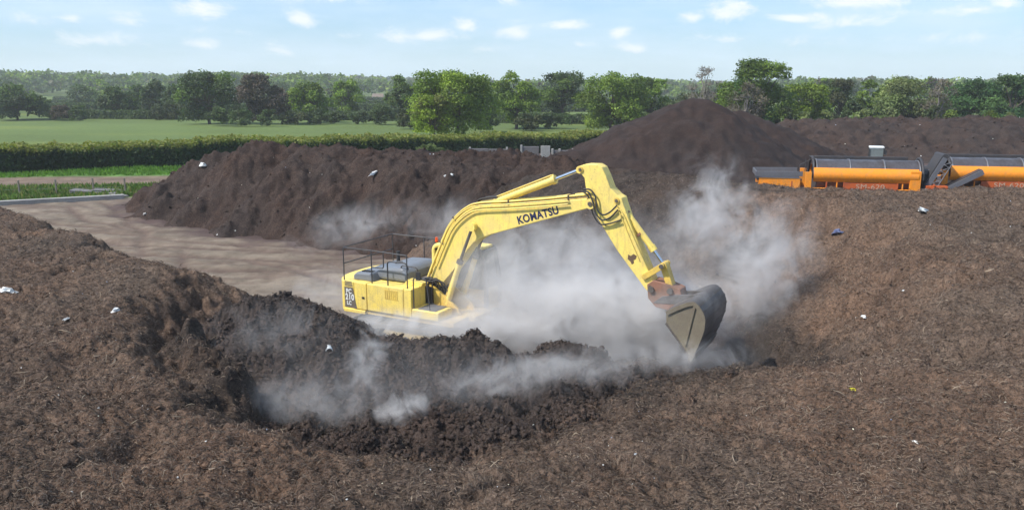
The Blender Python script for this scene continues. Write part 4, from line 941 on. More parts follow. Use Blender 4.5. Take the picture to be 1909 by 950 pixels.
# ============================================================ TROMMEL SCREENS
def trommel():
    t = empty('trommel_screen'); 
    # drum axis along local x from 0 to 6, z 2.7, r 1.0
    dr = MB(); n = 40; rows = 25
    V = []; Fs = []
    for i in range(rows):
        x = .1 + 5.6 * i / (rows - 1)
        for k in range(n): a = 2 * math.pi * k / n; V.append((x, 1.0 * math.cos(a), 2.65 + 1.0 * math.sin(a)))
    for i in range(rows - 1):
        for k in range(n): Fs.append((i * n + k, i * n + (k + 1) % n, (i + 1) * n + (k + 1) % n, (i + 1) * n + k))
    dr.add(V, Fs, True); dm = dr.build('drum', M['drum'], t)
    for x in (.12, 1.95, 3.8, 5.65):
        rg = MB(); V = []
        for xx, rr in ((x - .04, 1.005), (x - .04, 1.035), (x + .04, 1.035), (x + .04, 1.005)):
            for k in range(n): a = 2 * math.pi * k / n; V.append((xx, rr * math.cos(a), 2.65 + rr * math.sin(a)))
        rg.add(V, [(j * n + k, j * n + (k + 1) % n, (j + 1) * n + (k + 1) % n, (j + 1) * n + k) for j in range(3) for k in range(n)], True); rg.build('drum_band', M['grey_steel'], dm)
    # side covers
    for sy in (-1, 1):
        y0, y1 = (-1.22, -1.14) if sy < 0 else (1.14, 1.22)
        sc_ = MB(); V = []; K = 8
        for xx in (-.1, 5.5):
            for k in range(K + 1):
                zz = 2.45 + .80 * k / K; bul = .20 * math.sin(math.pi * min(1, (k / K) * .95 + .05)); V.append((xx, sy * (1.10 + bul), zz))
            for k in range(K + 1):
                zz = 2.45 + .80 * k / K; bul = .20 * math.sin(math.pi * min(1, (k / K) * .95 + .05)); V.append((xx, sy * (1.06 + bul), zz))
        q_ = 2 * (K + 1)
        sc_.add(V, [(k, k + 1, k + 1 + q_, k + q_) for k in range(K)] + [(K + 1 + k, K + 1 + k + q_, K + 2 + k + q_, K + 2 + k) for k in range(K)], True); sc_.build('side_cover', M['orange'], t)
        for xx in (.95, 2.4, 3.85): MB().box(xx - .03, xx + .03, sy * 1.10 - .02, sy * 1.10 + .20, 2.39, 2.47).build('cover_hinge', M['belt'], t)
    for x0_, x1_ in ((-.75, -.20), (5.05, 5.62)):
        for y0, y1 in ((-1.24, -1.10), (1.10, 1.24)):
            MB().box(x0_ if x0_ > 0 else -.55, x1_, y0 - .02, y1, 1.8, 3.15 if x0_ > 0 else 3.0).build('post', M['orange'], t, .02)
    # black end hoops
    for x in (-.08, 5.75):
        hp = MB(); pts = [(x, 1.12 * math.cos(math.pi * k / 16), 2.65 + 1.12 * math.sin(math.pi * k / 16)) for k in range(17)]; hp.tube(pts, .075, 8); hp.build('end_hoop', M['belt'], t)
    MB().cyl((5.77, 0, 2.65), (5.80, 0, 2.65), 1.0, 32).build('dark_opening', M['belt'], t)  # black disc paints in the dark inside of the open drum end
    MB().box(0, 5.4, 1.0, 1.1, 3.45, 3.72).tube([(-.1, 1.05, 3.72), (5.4, 1.05, 3.72)], .05).build('brush_housing', M['belt'], t)
    # chassis
    ch = MB().box(-2.9, 7.2, -1.15, -.95, 1.55, 1.95).box(-2.9, 7.2, .95, 1.15, 1.55, 1.95).box(-1.5, 6.8, -.95, .95, 1.2, 1.4)
    for k in range(9): ch.box(-1.3 + k * .95, -1.22 + k * .95, -1.17, -1.11, 1.95, 2.45)
    co = ch.build('chassis', M['orange_red'], t, .01)
    MB().box(1.6, 4.4, -1.16, -1.10, 2.00, 2.42).build('name_board', M['orange_red'], co)
    lettering('SM-620', .38, Matrix.Translation((3.0, -1.168, 2.21)) @ RX, M['letter_cream'], co, bold=.0, stretch=1.25)
    # hopper and feed conveyor on the left
    MB().prism([(-3.3, 2.70), (-.7, 2.74), (-.7, 3.02), (-3.3, 2.98)], -1.25, -1.18).prism([(-3.3, 2.70), (-.7, 2.74), (-.7, 3.02), (-3.3, 2.98)], 1.18, 1.25).box(-3.3, -3.23, -1.18, 1.18, 2.70, 2.98).build('hopper_side', M['grey_steel'], t, .01)
    MB().box(-3.2, -.7, -1.0, 1.0, 2.45, 2.56).build('hopper_belt', M['belt'], t)
    hp = MB()
    for k in range(26): hp.add([(-3.9 + k * .12, -1.0, 2.62 + .1 * math.sin(k)), (-3.9 + k * .12, 1.0, 2.68), (-3.78 + k * .12, 1.0, 2.68), (-3.78 + k * .12, -1.0, 2.62 + .1 * math.sin(k + 1))], [(0, 1, 2, 3)])
    MB().prism([(-3.1, 2.10), (-.8, 2.0), (-.8, 2.60), (-3.1, 2.62)], -1.16, -1.06).prism([(-3.1, 2.10), (-.8, 2.0), (-.8, 2.60), (-3.1, 2.62)], 1.06, 1.16).box(-3.0, -2.9, -1.06, 1.06, 2.2, 2.4).build('hopper_frame', M['orange'], t, .01)
    st = MB()
    for zz in (1.35, 1.62, 1.9): st.box(-3.15, -2.6, -1.24, -1.0, zz, zz + .07)
    st.box(-3.15, -3.08, -1.24, -1.17, 1.3, 2.3).box(-2.67, -2.6, -1.24, -1.17, 1.3, 2.3); st.build('ladder', M['orange'], t)
    for k in range(3):
        MB().tube(round_path([(5.7, -1.15, 2.2 - .12 * k), (6.0, -1.28, 2.05 - .1 * k), (6.5, -1.2, 2.3 - .2 * k), (6.9, -1.15, 1.9)], .2), .03).build('hose', M['rubber'], t)
    MB().tube([(-.6, -1.24, 3.05), (-.6, -1.24, 3.75)], .025).tube([(-.9, -1.24, 3.0), (-.9, -1.24, 3.4), (-.2, -1.24, 3.8)], .025).build('guard_rail', M['belt'], t)
    for xx in (1.2, 4.7): MB().tube([(xx, -1.19, 1.5), (xx, -1.19, 2.42)], .04).build('side_bar', M['orange'], t)
    for xa, xb in ((-.2, 1.5), (4.5, 5.6)): MB().tube([(xa, -1.21, 2.08), (xb, -1.21, 2.08)], .035).build('side_bar', M['orange'], t)
    # engine box & inclined conveyor at the right end
    MB().box(5.95, 7.1, -1.1, 1.1, 1.55, 2.35).build('engine_box', M['orange_red'], t, .03)
    cv_ = MB().prism([(5.75, 1.9), (6.75, 3.95), (6.98, 3.85), (5.98, 1.8)], -.9, -.82).prism([(5.75, 1.9), (6.75, 3.95), (6.98, 3.85), (5.98, 1.8)], .72, .80).prism([(6.35, 2.85), (6.55, 2.75), (6.57, 2.80), (6.37, 2.90)], -.83, .73).build('conveyor_frame', M['grey_steel'], t)
    lt = MB()
    for k in range(6):
        f0, f1 = k / 6, (k + 1) / 6; a_ = (5.98 + f0 * 1.0, 1.8 + f0 * 2.05); b__ = (6.28 + f1 * 1.0, 1.65 + f1 * 2.05)
        lt.tube([(a_[0], -.92, a_[1]), (b__[0] - .02, -.92, b__[1])], .022); lt.tube([(b__[0], -.92, b__[1]), (5.98 + f1, -.92, 1.8 + f1 * 2.05)], .022)
    lt.tube([(6.28, -.92, 1.65), (7.28, -.92, 3.70)], .03).build('lattice', M['grey_steel'], cv_)
    MB().prism([(5.70, 1.95), (6.72, 4.03), (6.86, 3.97), (5.84, 1.9)], -.80, .70).build('conveyor_belt', M['belt'], cv_)
    MB().cyl((6.86, -.85, 3.95), (6.86, .78, 3.95), .17, 16).build('conveyor_roller', M['belt'], cv_)
    # wheels and mudguards
    for x in (.95, 2.15):
        for sy in (-1, 1):
            wh = MB().cyl((x, sy * .95, .56), (x, sy * 1.22, .56), .56, 24).build('wheel', M['rubber'], t); MB().cyl((x, sy * 1.23, .56), (x, sy * 1.25, .56), .28, 16).build('rim', M['white'], wh)
            mg = MB(); pts = [(x + .66 * math.cos(math.pi * k / 10), sy * 1.1, .66 + .86 * math.sin(math.pi * k / 10)) for k in range(1, 10)]
            V = [(p[0], y_, p[2]) for p in pts for y_ in (sy * .9, sy * 1.28)]; V += [(p[0], y_, p[2] - .03) for p in pts for y_ in (sy * .9, sy * 1.28)]
            k2 = len(pts) * 2; mg.add(V, [(2 * i, 2 * i + 1, 2 * i + 3, 2 * i + 2) for i in range(len(pts) - 1)] + [(k2 + 2 * i, k2 + 2 * i + 2, k2 + 2 * i + 3, k2 + 2 * i + 1) for i in range(len(pts) - 1)], True); mg.build('mudguard', M['concrete'], t)
    for x in (-2.4, 6.5):
        for sy in (-1, 1): MB().box(x - .07, x + .07, sy * 1.05 - .07, sy * 1.05 + .07, .02, 1.2).box(x - .2, x + .2, sy * 1.05 - .2, sy * 1.05 + .2, 0, .05).build('support_leg', M['orange'], t)
    return t
def side_conveyor(t):
    a, b_ = (-.9, 2.0), (1.35, 3.05)
    s_ = MB().prism([(-.85, 1.55), (1.45, 2.88), (1.33, 3.12), (-.97, 1.79)], -1.9, -1.8).prism([(-.85, 1.55), (1.45, 2.88), (1.33, 3.12), (-.97, 1.79)], -1.3, -1.26).build('side_conveyor', M['grey_steel'], t)
    MB().prism([(-.93, 1.74), (1.36, 3.06), (1.31, 3.14), (-.98, 1.82)], -1.80, -1.30).build('conveyor_belt', M['belt'], s_)
def copy_tree(o, parent=None):
    c = o.copy(); COL.objects.link(c); c.parent = parent
    for ch in list(o.children): copy_tree(ch, c)
    return c
TT = R(12)
t1 = trommel(); t2 = copy_tree(t1)
def place_t(t, u):
    p = P2W(u, 309, z=3.02 + 0.0); x, y = p[0], 46.3
    t.location = ((u - CX) / F_PX * 46.3 * 1.0, 45.6, 0); t.rotation_euler = (0, 0, -TT)
p = P2W(1521, 300, y=47.0); t1.location = (p[0], 47.4, -.05); t1.rotation_euler = (0, 0, -TT)
p = P2W(1781, 300, y=46.0); t2.location = (p[0], 46.9, .1); t2.rotation_euler = (0, 0, -TT)
tag(t1, 'orange drum screening machine, the left one, wholly in view beside the cone pile', 'screening machine', 'orange trommel screens')
tag(t2, 'orange drum screening machine at the right frame edge with a grey side conveyor', 'screening machine', 'orange trommel screens')
side_conveyor(t2)

# ============================================================ wheel loader behind the screens
ld = empty('wheel_loader'); tag(ld, 'wheel loader with a white cab roof half hidden behind the left orange machine', 'wheel loader')
MB().box(-1.6, 1.8, -.7, .7, .8, 1.6).build('body', M['white'], ld, .06)
MB().box(.7, 2.6, -.65, .65, 1.3, 2.0).build('engine_cover', M['grey_hood'], ld, .08)
MB().box(-.75, .65, -.72, .72, 2.84, 2.98).build('cab_roof', M['litter_white'], ld, .05)
cf_ = MB()
for xx in (-.7, .6):
    for yy in (-.68, .68): cf_.box(xx - .04, xx + .04, yy - .04, yy + .04, 1.5, 2.8)
cf_.build('cab_frame', M['rubber'], ld)
MB().box(-.66, .56, -.66, .66, 1.6, 2.78).build('window', M['cab_grey'], ld)
MB().box(-1.05, -.95, -.95, -.78, 2.35, 2.72).tube([(-.7, -.7, 2.7), (-1.0, -.88, 2.75)], .02).build('mirror', M['rubber'], ld)
MB().box(.85, 1.0, -.95, -.78, 2.3, 2.75).tube([(.6, -.7, 2.7), (.9, -.88, 2.75)], .02).build('mirror', M['rubber'], ld)
MB().cyl((1.3, .3, 2.0), (1.3, .3, 2.75), .06, 12).build('exhaust_pipe', M['rubber'], ld)
for xx in (-1.3, 1.5):
    for yy in (-.95, .95): wh = MB().cyl((xx, yy - .22, .7), (xx, yy + .22, .7), .7, 24).build('wheel', M['rubber'], ld); MB().cyl((xx, yy - .24, .7), (xx, yy + .24, .7), .35, 16).build('rim', M['white'], wh)
MB().prism([(-1.6, 1.3), (-2.9, .5), (-2.9, .3), (-1.6, 1.05)], -.5, -.35).prism([(-1.6, 1.3), (-2.9, .5), (-2.9, .3), (-1.6, 1.05)], .35, .5).build('lift_arm', M['white'], ld)
MB().prism([(-2.8, .9), (-2.8, .1), (-3.7, .1), (-3.0, .25)], -1.2, 1.2).build('bucket', M['steel'], ld, .02)
p = P2W(1634, 275, y=58.0); ld.location = (p[0], 58.0, p[2] - 2.98 * .9 + .1); ld.rotation_euler = (0, 0, R(70)); ld.scale = (.68, .68, .9)

# ============================================================ concrete bays behind the windrow
def bay(name, u0, u1, vtop, y, mat, label, posts=(), h=3.0):
    a, b_ = P2W(u0, vtop, y=y), P2W(u1, vtop, y=y); e = empty(name, (a[0], y, 0)); tag(e, label, 'wall')
    L = b_[0] - a[0]; z = a[2]; npan = max(1, int(round(L / 1.6)))
    for k in range(npan): MB().box(L * k / npan + .01, L * (k + 1) / npan - .01, -.12, .12, 0, z - .04 - .03 * (k % 2)).build('wall_panel', mat, e, .015)
    for pu in posts: MB().box(pu * L - .07, pu * L + .07, -.18, .18, 0, z + .06).build('post', M['concrete'], e, .01)
    return e
bay('bay_wall', 876, 945, 276, 58, M['concrete_dark'], 'grey concrete bay wall left of the posts behind the windrow', (0, 1.0))
bay('bay_wall', 972, 1005, 272, 57, M['concrete_dark'], 'dark stained bay wall with a pale end post behind the windrow', (0,))
bay('bay_wall', 1008, 1026, 271, 56.6, M['concrete'], 'pale cream upright panel between dark bay walls', ())
bay('bay_wall', 1030, 1068, 279, 58, M['rust_red'] if False else M['concrete_dark'], 'brownish bay wall beside the foot of the cone pile', (0.0, 0.35, 1.0))

# ============================================================ kerb, fence, rubble at left
def line_pts(u0, v0, u1, v1, n, z=0): return [P2W(u0 + (u1 - u0) * i / (n - 1), v0 + (v1 - v0) * i / (n - 1), z=z) for i in range(n)]
a, b_ = P2W(-60, 386, z=0), P2W(232, 370, z=0)
kb = MB(); d = (Vector(b_) - Vector(a)).normalized(); nrm = Vector((-d.y, d.x, 0))
V = [Vector(a) + nrm * s * .22 for s in (-1, 1)] + [Vector(b_) + nrm * s * .22 for s in (-1, 1)]
kb.prismz([(V[0].x, V[0].y), (V[2].x, V[2].y), (V[3].x, V[3].y), (V[1].x, V[1].y)], -.05, .30); o = kb.build('kerb', M['concrete'], None, .03); tag(o, kind='structure')
fe = empty('wire_fence', tuple(P2W(120, 362, z=0))); tag(fe, 'low post and wire fence in the grass verge at left', 'fence')
Lf = Vector(fe.location); fp = []
for u in (-40, 0, 37, 106, 175, 234):
    p = Vector(P2W(u, 366 - u * .03, z=0)) - Lf; MB().box(p.x - .05, p.x + .05, p.y - .05, p.y + .05, 0, 1.05 + .1 * random.random()).build('post', M['wood'], fe, .01); fp.append(p)
for zz in (.45, .95): MB().tube([(p.x, p.y, zz) for p in fp], .008, 4).build('wire', M['wire'], fe)
for (u, v, l, w_, h_, rz, lab) in ((205, 360, 2.2, .9, .28, .4, 'broken pale concrete slab at the windrow foot'), (222, 366, 1.8, .5, .18, -.5, 'tilted concrete slab lying nearest the windrow foot'), (165, 362, 2.4, .8, .3, .1, 'low grey slab half buried in the grass verge')):
    p = P2W(u, v, z=0); o = MB().prismz([(-l / 2, -w_ / 2), (l / 2 * .8, -w_ / 2 * 1.1), (l / 2, w_ / 2 * .7), (-l / 2 * .9, w_ / 2)], 0, h_).build('concrete_slab', M['concrete_dark'], None, .03); o.location = tuple(p); o.rotation_euler = (R(4), R(5), rz); tag(o, lab, 'slab', 'concrete slabs by the verge')

# ============================================================ vegetation
def leaf_cloud(blobs, n, size, cols, flat=.6, seed=0, squash=1.0, inner=.35):
    r_ = np.random.default_rng(seed); B = np.array([b[:4] for b in blobs]); wts = B[:, 3] ** 2; wts = wts / wts.sum(); bi = r_.choice(len(B), n, p=wts)
    d = r_.normal(size=(n, 3)); d /= np.linalg.norm(d, axis=1, keepdims=True); d[:, 2] = np.where(d[:, 2] < -.5, -d[:, 2], d[:, 2])
    rr = (inner + (1 - inner) * r_.random(n) ** .38) * (1 + .10 * r_.normal(size=n)); lump = 1 + .16 * np.sin(d[:, 0] * 7 + bi) * np.sin(d[:, 1] * 6 + bi * 2) + .14 * np.sin(d[:, 2] * 8 + bi)
    P_ = B[bi, :3] + d * (B[bi, 3] * rr * lump)[:, None] * np.array([1, 1, squash])
    nr = d * flat + r_.normal(size=(n, 3)) * .55 + np.array([0, 0, .25]); nr /= np.linalg.norm(nr, axis=1, keepdims=True)
    up = r_.normal(size=(n, 3)); t = np.cross(nr, up); t /= np.linalg.norm(t, axis=1, keepdims=True); b = np.cross(nr, t)
    s = (size * (.55 + .9 * r_.random(n)))[:, None]; asp = (.6 + .5 * r_.random(n))[:, None]
    q = [P_ - t * s * .5, P_ - b * s * .5 * asp, P_ + t * s * .5, P_ + b * s * .5 * asp]; V = np.stack(q, 1).reshape(-1, 3); Fq = np.arange(4 * n).reshape(n, 4)
    cols = np.array(cols); cb = cols[r_.integers(0, len(cols), len(B))][bi]; C = cb * (.72 + .56 * r_.random((n, 1))) * (1 + .2 * r_.normal(size=(len(B), 1))[bi]) 
    return V, Fq, np.repeat(np.clip(C, .006, .6), 4, 0)
G_OAK = [(.125, .185, .026), (.155, .22, .03), (.10, .15, .026), (.18, .24, .04)]
G_BRIGHT = [(.17, .235, .022), (.20, .265, .026), (.14, .20, .022)]
G_DARK = [(.060, .094, .030), (.076, .110, .034), (.064, .090, .038)]
G_PALE = [(.17, .20, .07), (.20, .235, .085), (.14, .18, .06)]
G_COPPER = [(.092, .068, .056), (.11, .078, .060), (.075, .066, .048)]
G_YEL = [(.20, .20, .06), (.16, .17, .045), (.24, .22, .08)]
def tree(name, label, cat, u, vtop, wpx, y, cols, n=5000, leaf=.42, vbase=None, group=None, bare=False, squash=.85, seed=None, low=.12, trunk=True, extra=None, sc=1.0, dens=1.0):
    seed = int(u * 7 + y) if seed is None else seed; r_ = random.Random(seed); k = y / F_PX
    pt = P2W(u, vtop, y=y); gz = float(hG(np.array([pt[0]]), np.array([y]))[0]); H = pt[2] - gz; W = wpx * k * 1.12
    e = empty(name, (pt[0], y, gz)); tag(e, label, cat, group)
    tm = MB(); hb = H * .9
    def limb(p0, p1, r0, r1, segs=4):
        pts = [p0.lerp(p1, i / segs) + Vector((r_.gauss(0, 1), r_.gauss(0, 1), r_.gauss(0, .4))) * (p1 - p0).length * .05 * (0 < i < segs) for i in range(segs + 1)]
        tm.tube(pts, [r0 + (r1 - r0) * i / segs for i in range(segs + 1)], 7); return pts
    tr = max(.12, H * .032)
    limb(Vector((0, 0, -.2)), Vector((0, 0, H * .55)), tr, tr * .55)
    blobs = []
    nb = 12 + int(W / 1.2)
    for i in range(nb):
        a = r_.random() * 6.283; rad = math.sqrt(r_.random()) * .78; zz = low * .5 + (1 - low * .5) * (.06 + .84 * r_.random())
        env = math.sqrt(max(0.05, 1 - (abs(zz - .45) / .56) ** 2.4)); bx = math.cos(a) * rad * W / 2 * env; by = math.sin(a) * rad * W / 2 * env * .8
        br = min(W * .5, H * .6) * (.24 + .16 * r_.random()); zz_ = min(zz * H, H - br * squash * 1.0); zz_ = max(zz_, br * .7)
        bx = max(-W / 2 + br * .95, min(W / 2 - br * .95, bx)); blobs.append((bx, by, zz_, br))
    blobs.append((r_.uniform(-.1, .1) * W, 0, H - W * .17 * squash * 1.05, W * .17)); blobs.append((-W * .3, 0, H * .5, W * .19)); blobs.append((W * .3, 0, H * .48, W * .19))
    for b_ in blobs: limb(Vector((0, 0, H * (.25 + .2 * r_.random()))), Vector(b_[:3]), tr * .5, tr * .12)
    if bare:
        for b_ in blobs * (3 if bare != 'half' else 2):
            c0_ = Vector(b_[:3])
            for _ in range(6):
                dv = Vector((r_.gauss(0, 1), r_.gauss(0, 1), abs(r_.gauss(.4, 1)))).normalized() * b_[3] * r_.uniform(.7, 1.2); limb(c0_, c0_ + dv, tr * .12, tr * .04, 2)
                m_ = c0_ + dv * .6; limb(m_, m_ + Vector((r_.gauss(0, 1), r_.gauss(0, 1), r_.gauss(.5, 1))).normalized() * b_[3] * .5, tr * .07, tr * .03, 1)
    if trunk: tm.build('trunk', M['bark_pale'] if bare else M['bark'], e)
    if bare is not True:
        if extra: cols = cols
        V, Fq, C = leaf_cloud(blobs, int(n * dens * 1.5), leaf * .78, cols, seed=seed, squash=squash)
        V[:, 2] = np.maximum(V[:, 2], .05); me = np_mesh('crown', V, Fq); set_col(me, C); link('crown', me, M['leaf'], e)
    else:
        V, Fq, C = leaf_cloud(blobs, 700, leaf * .6, cols, seed=seed, squash=squash); me = np_mesh('crown', V, Fq); set_col(me, C); link('crown', me, M['leaf'], e)
    return e
GR = 'trees along the field hedgerow'
tree('oak_tree', 'dark round tree at the far left edge of the field', 'tree', 25, 155, 92, 190, G_DARK, 5000, .6, group=GR)
tree('field_tree', 'dark mid-sized tree with a round top standing alone in the far fields, left', 'tree', 218, 162, 68, 200, G_DARK, 4000, .6, group=GR)
tree('field_tree', 'slim dark tree right of the lone round field tree', 'tree', 287, 148, 52, 212, G_DARK, 3500, .6, group=GR)
tree('field_tree', 'small grey-green tree just left of the broad dark oak', 'tree', 322, 158, 42, 205, G_DARK, 2500, .6, group=GR)
tree('oak_tree', 'broad dark green oak left of the copper-brown tree', 'tree', 384, 134, 112, 170, G_DARK + G_OAK[2:3], 8500, .5, group=GR, low=.05)
tree('copper_beech', 'purple-brown broad tree beside the dark oak', 'tree', 488, 139, 86, 168, G_COPPER, 7500, .5, group=GR, low=.05)
tree('field_tree', 'light green tree with a gap below, between copper tree and white house', 'tree', 577, 156, 78, 175, G_OAK, 5500, .5, group=GR)
tree('field_tree', 'rounded mid-green tree left of the white house', 'tree', 647, 150, 56, 205, G_OAK[:3], 3500, .55, group=GR)
tree('oak_tree', 'tall dark tree right of the white house', 'tree', 748, 139, 60, 172, G_DARK + G_OAK[:1], 6000, .5, group=GR, low=.05)
tree('oak_tree', 'big bright green spreading oak rising out of the long hedge', 'tree', 845, 130, 158, 118, G_BRIGHT[:1] + G_OAK, 17000, .34, group=GR, low=.10)
tree('young_tree', 'small yellowish-green tree against the left foot of the big oak', 'tree', 806, 178, 74, 113, G_YEL[1:2] + G_BRIGHT + [(.16, .18, .05)], 5000, .3, group=GR, low=.15)
tree('oak_tree', 'tall green tree just right of the big oak', 'tree', 962, 134, 84, 150, G_OAK, 8000, .42, group=GR, low=.1)
tree('oak_tree', 'dark green two-topped tree in the middle between greener trees', 'tree', 1050, 135, 86, 175, G_DARK + G_OAK[2:3], 7000, .48, group=GR, low=.1)
tree('oak_tree', 'wide bright green leafy tree reaching the ground left of the cone pile', 'tree', 1145, 132, 128, 140, G_OAK + G_BRIGHT[2:], 15000, .38, group=GR, low=.0)
tree('field_tree', 'dark green tree tucked behind the right of the wide bright tree', 'tree', 1215, 146, 72, 155, G_OAK[:1] + G_DARK[1:2], 6000, .42, group=GR, low=.0)
tree('bare_tree', 'thin nearly leafless pale tree behind the cone pile peak', 'tree', 1316, 121, 68, 132, [(.13, .12, .08)], group=GR, bare=True, leaf=.3, low=.45)
tree('oak_tree', 'tallest dark green oak at right of the cone pile', 'tree', 1414, 111, 132, 122, G_OAK[:1] + G_OAK[2:3] + [(.05, .105, .028)], 15000, .35, group=GR, low=.05)
tree('bare_tree', 'sparse brownish tree in front of the tallest right oak', 'tree', 1392, 152, 76, 116, [(.13, .11, .07), (.10, .10, .05)], 1500, .3, group=GR, bare='half', low=.15)
tree('field_tree', 'sparse olive bush-like tree right behind the cone pile', 'tree', 1300, 170, 110, 150, [(.12, .12, .06), (.09, .11, .05)], 3500, .4, group=GR, low=.0)
tree('field_tree', 'bright yellow-green tree right of the tallest oak', 'tree', 1503, 156, 92, 128, G_BRIGHT, 8000, .36, group=GR, low=.1)
tree('field_tree', 'dark olive tree behind the bright yellow-green one', 'tree', 1570, 148, 70, 150, G_DARK[1:2] + [(.075, .08, .035)], 5000, .42, group=GR, low=.05)
tree('field_tree', 'fresh green tree left of the pale willow-like tree', 'tree', 1627, 148, 68, 142, G_OAK + G_BRIGHT[2:], 6000, .4, group=GR, low=.0)
tree('willow_tree', 'pale yellowish-green feathery tree above the orange machines', 'tree', 1702, 146, 128, 124, G_PALE, 14000, .33, group=GR, low=.0)
tree('bare_tree', 'thin brownish sparse tree poking through the pale feathery tree', 'tree', 1752, 146, 66, 122, [(.15, .13, .08)], 900, .3, group=GR, bare='half', low=.1)
tree('oak_tree', 'deep green tree right of the pale feathery tree', 'tree', 1812, 149, 110, 130, [(.045, .10, .03), (.06, .12, .035)], 12000, .36, group=GR, low=.0)
tree('oak_tree', 'green tree cut by the right frame edge', 'tree', 1893, 140, 92, 127, [(.045, .105, .03), (.07, .125, .035)], 9000, .36, group=GR, low=.0)
tree('oak_tree', 'rounded green tree just beyond the right frame edge', 'tree', 1960, 146, 90, 130, G_OAK, 4000, .45, group=GR, low=.0)
# hedgerow shrubs (countable mid-distance bushes)
BG = 'shrubs of the far hedgerow'
shr = [(85, 185, 38, 190, 'dark'), (112, 196, 34, 188, 'brown'), (142, 196, 30, 186, 'dark'), (405, 198, 46, 160, 'dark'), (448, 195, 44, 158, 'dark'), (498, 204, 36, 158, 'dark'),
       (318, 186, 40, 190, 'olive'), (290, 198, 30, 188, 'olive'), (545, 205, 50, 166, 'olive'), (590, 200, 44, 168, 'dark'), (628, 206, 36, 168, 'dark'), (672, 206, 44, 168, 'dark'), (712, 194, 46, 166, 'dark'), (765, 202, 50, 150, 'olive'),
       (905, 205, 46, 140, 'dark'), (985, 210, 50, 142, 'olive'), (1035, 212, 54, 150, 'dark'), (1248, 190, 60, 140, 'olive'), (1462, 198, 50, 120, 'olive'), (1540, 205, 34, 122, 'pale'), (1590, 186, 36, 124, 'dark'), (1610, 204, 30, 120, 'pale'),
       (1655, 200, 40, 118, 'pale'), (1745, 196, 44, 118, 'olive'), (1775, 205, 36, 116, 'green'), (1850, 206, 40, 118, 'green'), (1880, 210, 40, 116, 'pale'), (1500, 208, 40, 120, 'pale'), (800, 268, 48, 88, 'pale')]
PAL = {'dark': G_DARK, 'brown': G_COPPER, 'olive': [(.075, .085, .035), (.06, .08, .03)], 'pale': G_PALE, 'green': G_OAK}
AD = {'dark': 'dark green', 'brown': 'brownish', 'olive': 'olive', 'pale': 'pale yellow-green', 'green': 'mid green'}
def near_of(u):
    L = [(0, 'the far left dark tree'), (218, 'the lone round field tree'), (384, 'the broad dark oak'), (488, 'the copper-brown tree'), (577, 'the light green gap tree'), (700, 'the white house'), (845, 'the big bright oak'), (962, 'the tall tree right of the big oak'),
         (1050, 'the two-topped dark tree'), (1145, 'the wide bright tree'), (1300, 'the cone pile'), (1414, 'the tallest right oak'), (1503, 'the bright yellow-green tree'), (1627, 'the fresh green tree'), (1702, 'the pale feathery tree'), (1812, 'the deep green tree'), (1893, 'the right frame edge')]
    return min(L, key=lambda q: abs(q[0] - u))[1]
cnt = {}
for (u, v, w_, y, c) in shr:
    k = (c, near_of(u)); cnt[k] = cnt.get(k, 0) + 1; o_ = ('', 'second ', 'third ')[cnt[k] - 1]
    tree('shrub', f'{o_}{AD[c]} shrub near {near_of(u)}' if u != 800 else 'small pale yellow-green bush in front of the long hedge, behind the windrow', 'shrub', u, v, w_, y, PAL[c], 2200, .36 if y > 100 else .2, group=BG, low=0.0, trunk=False, squash=.8)
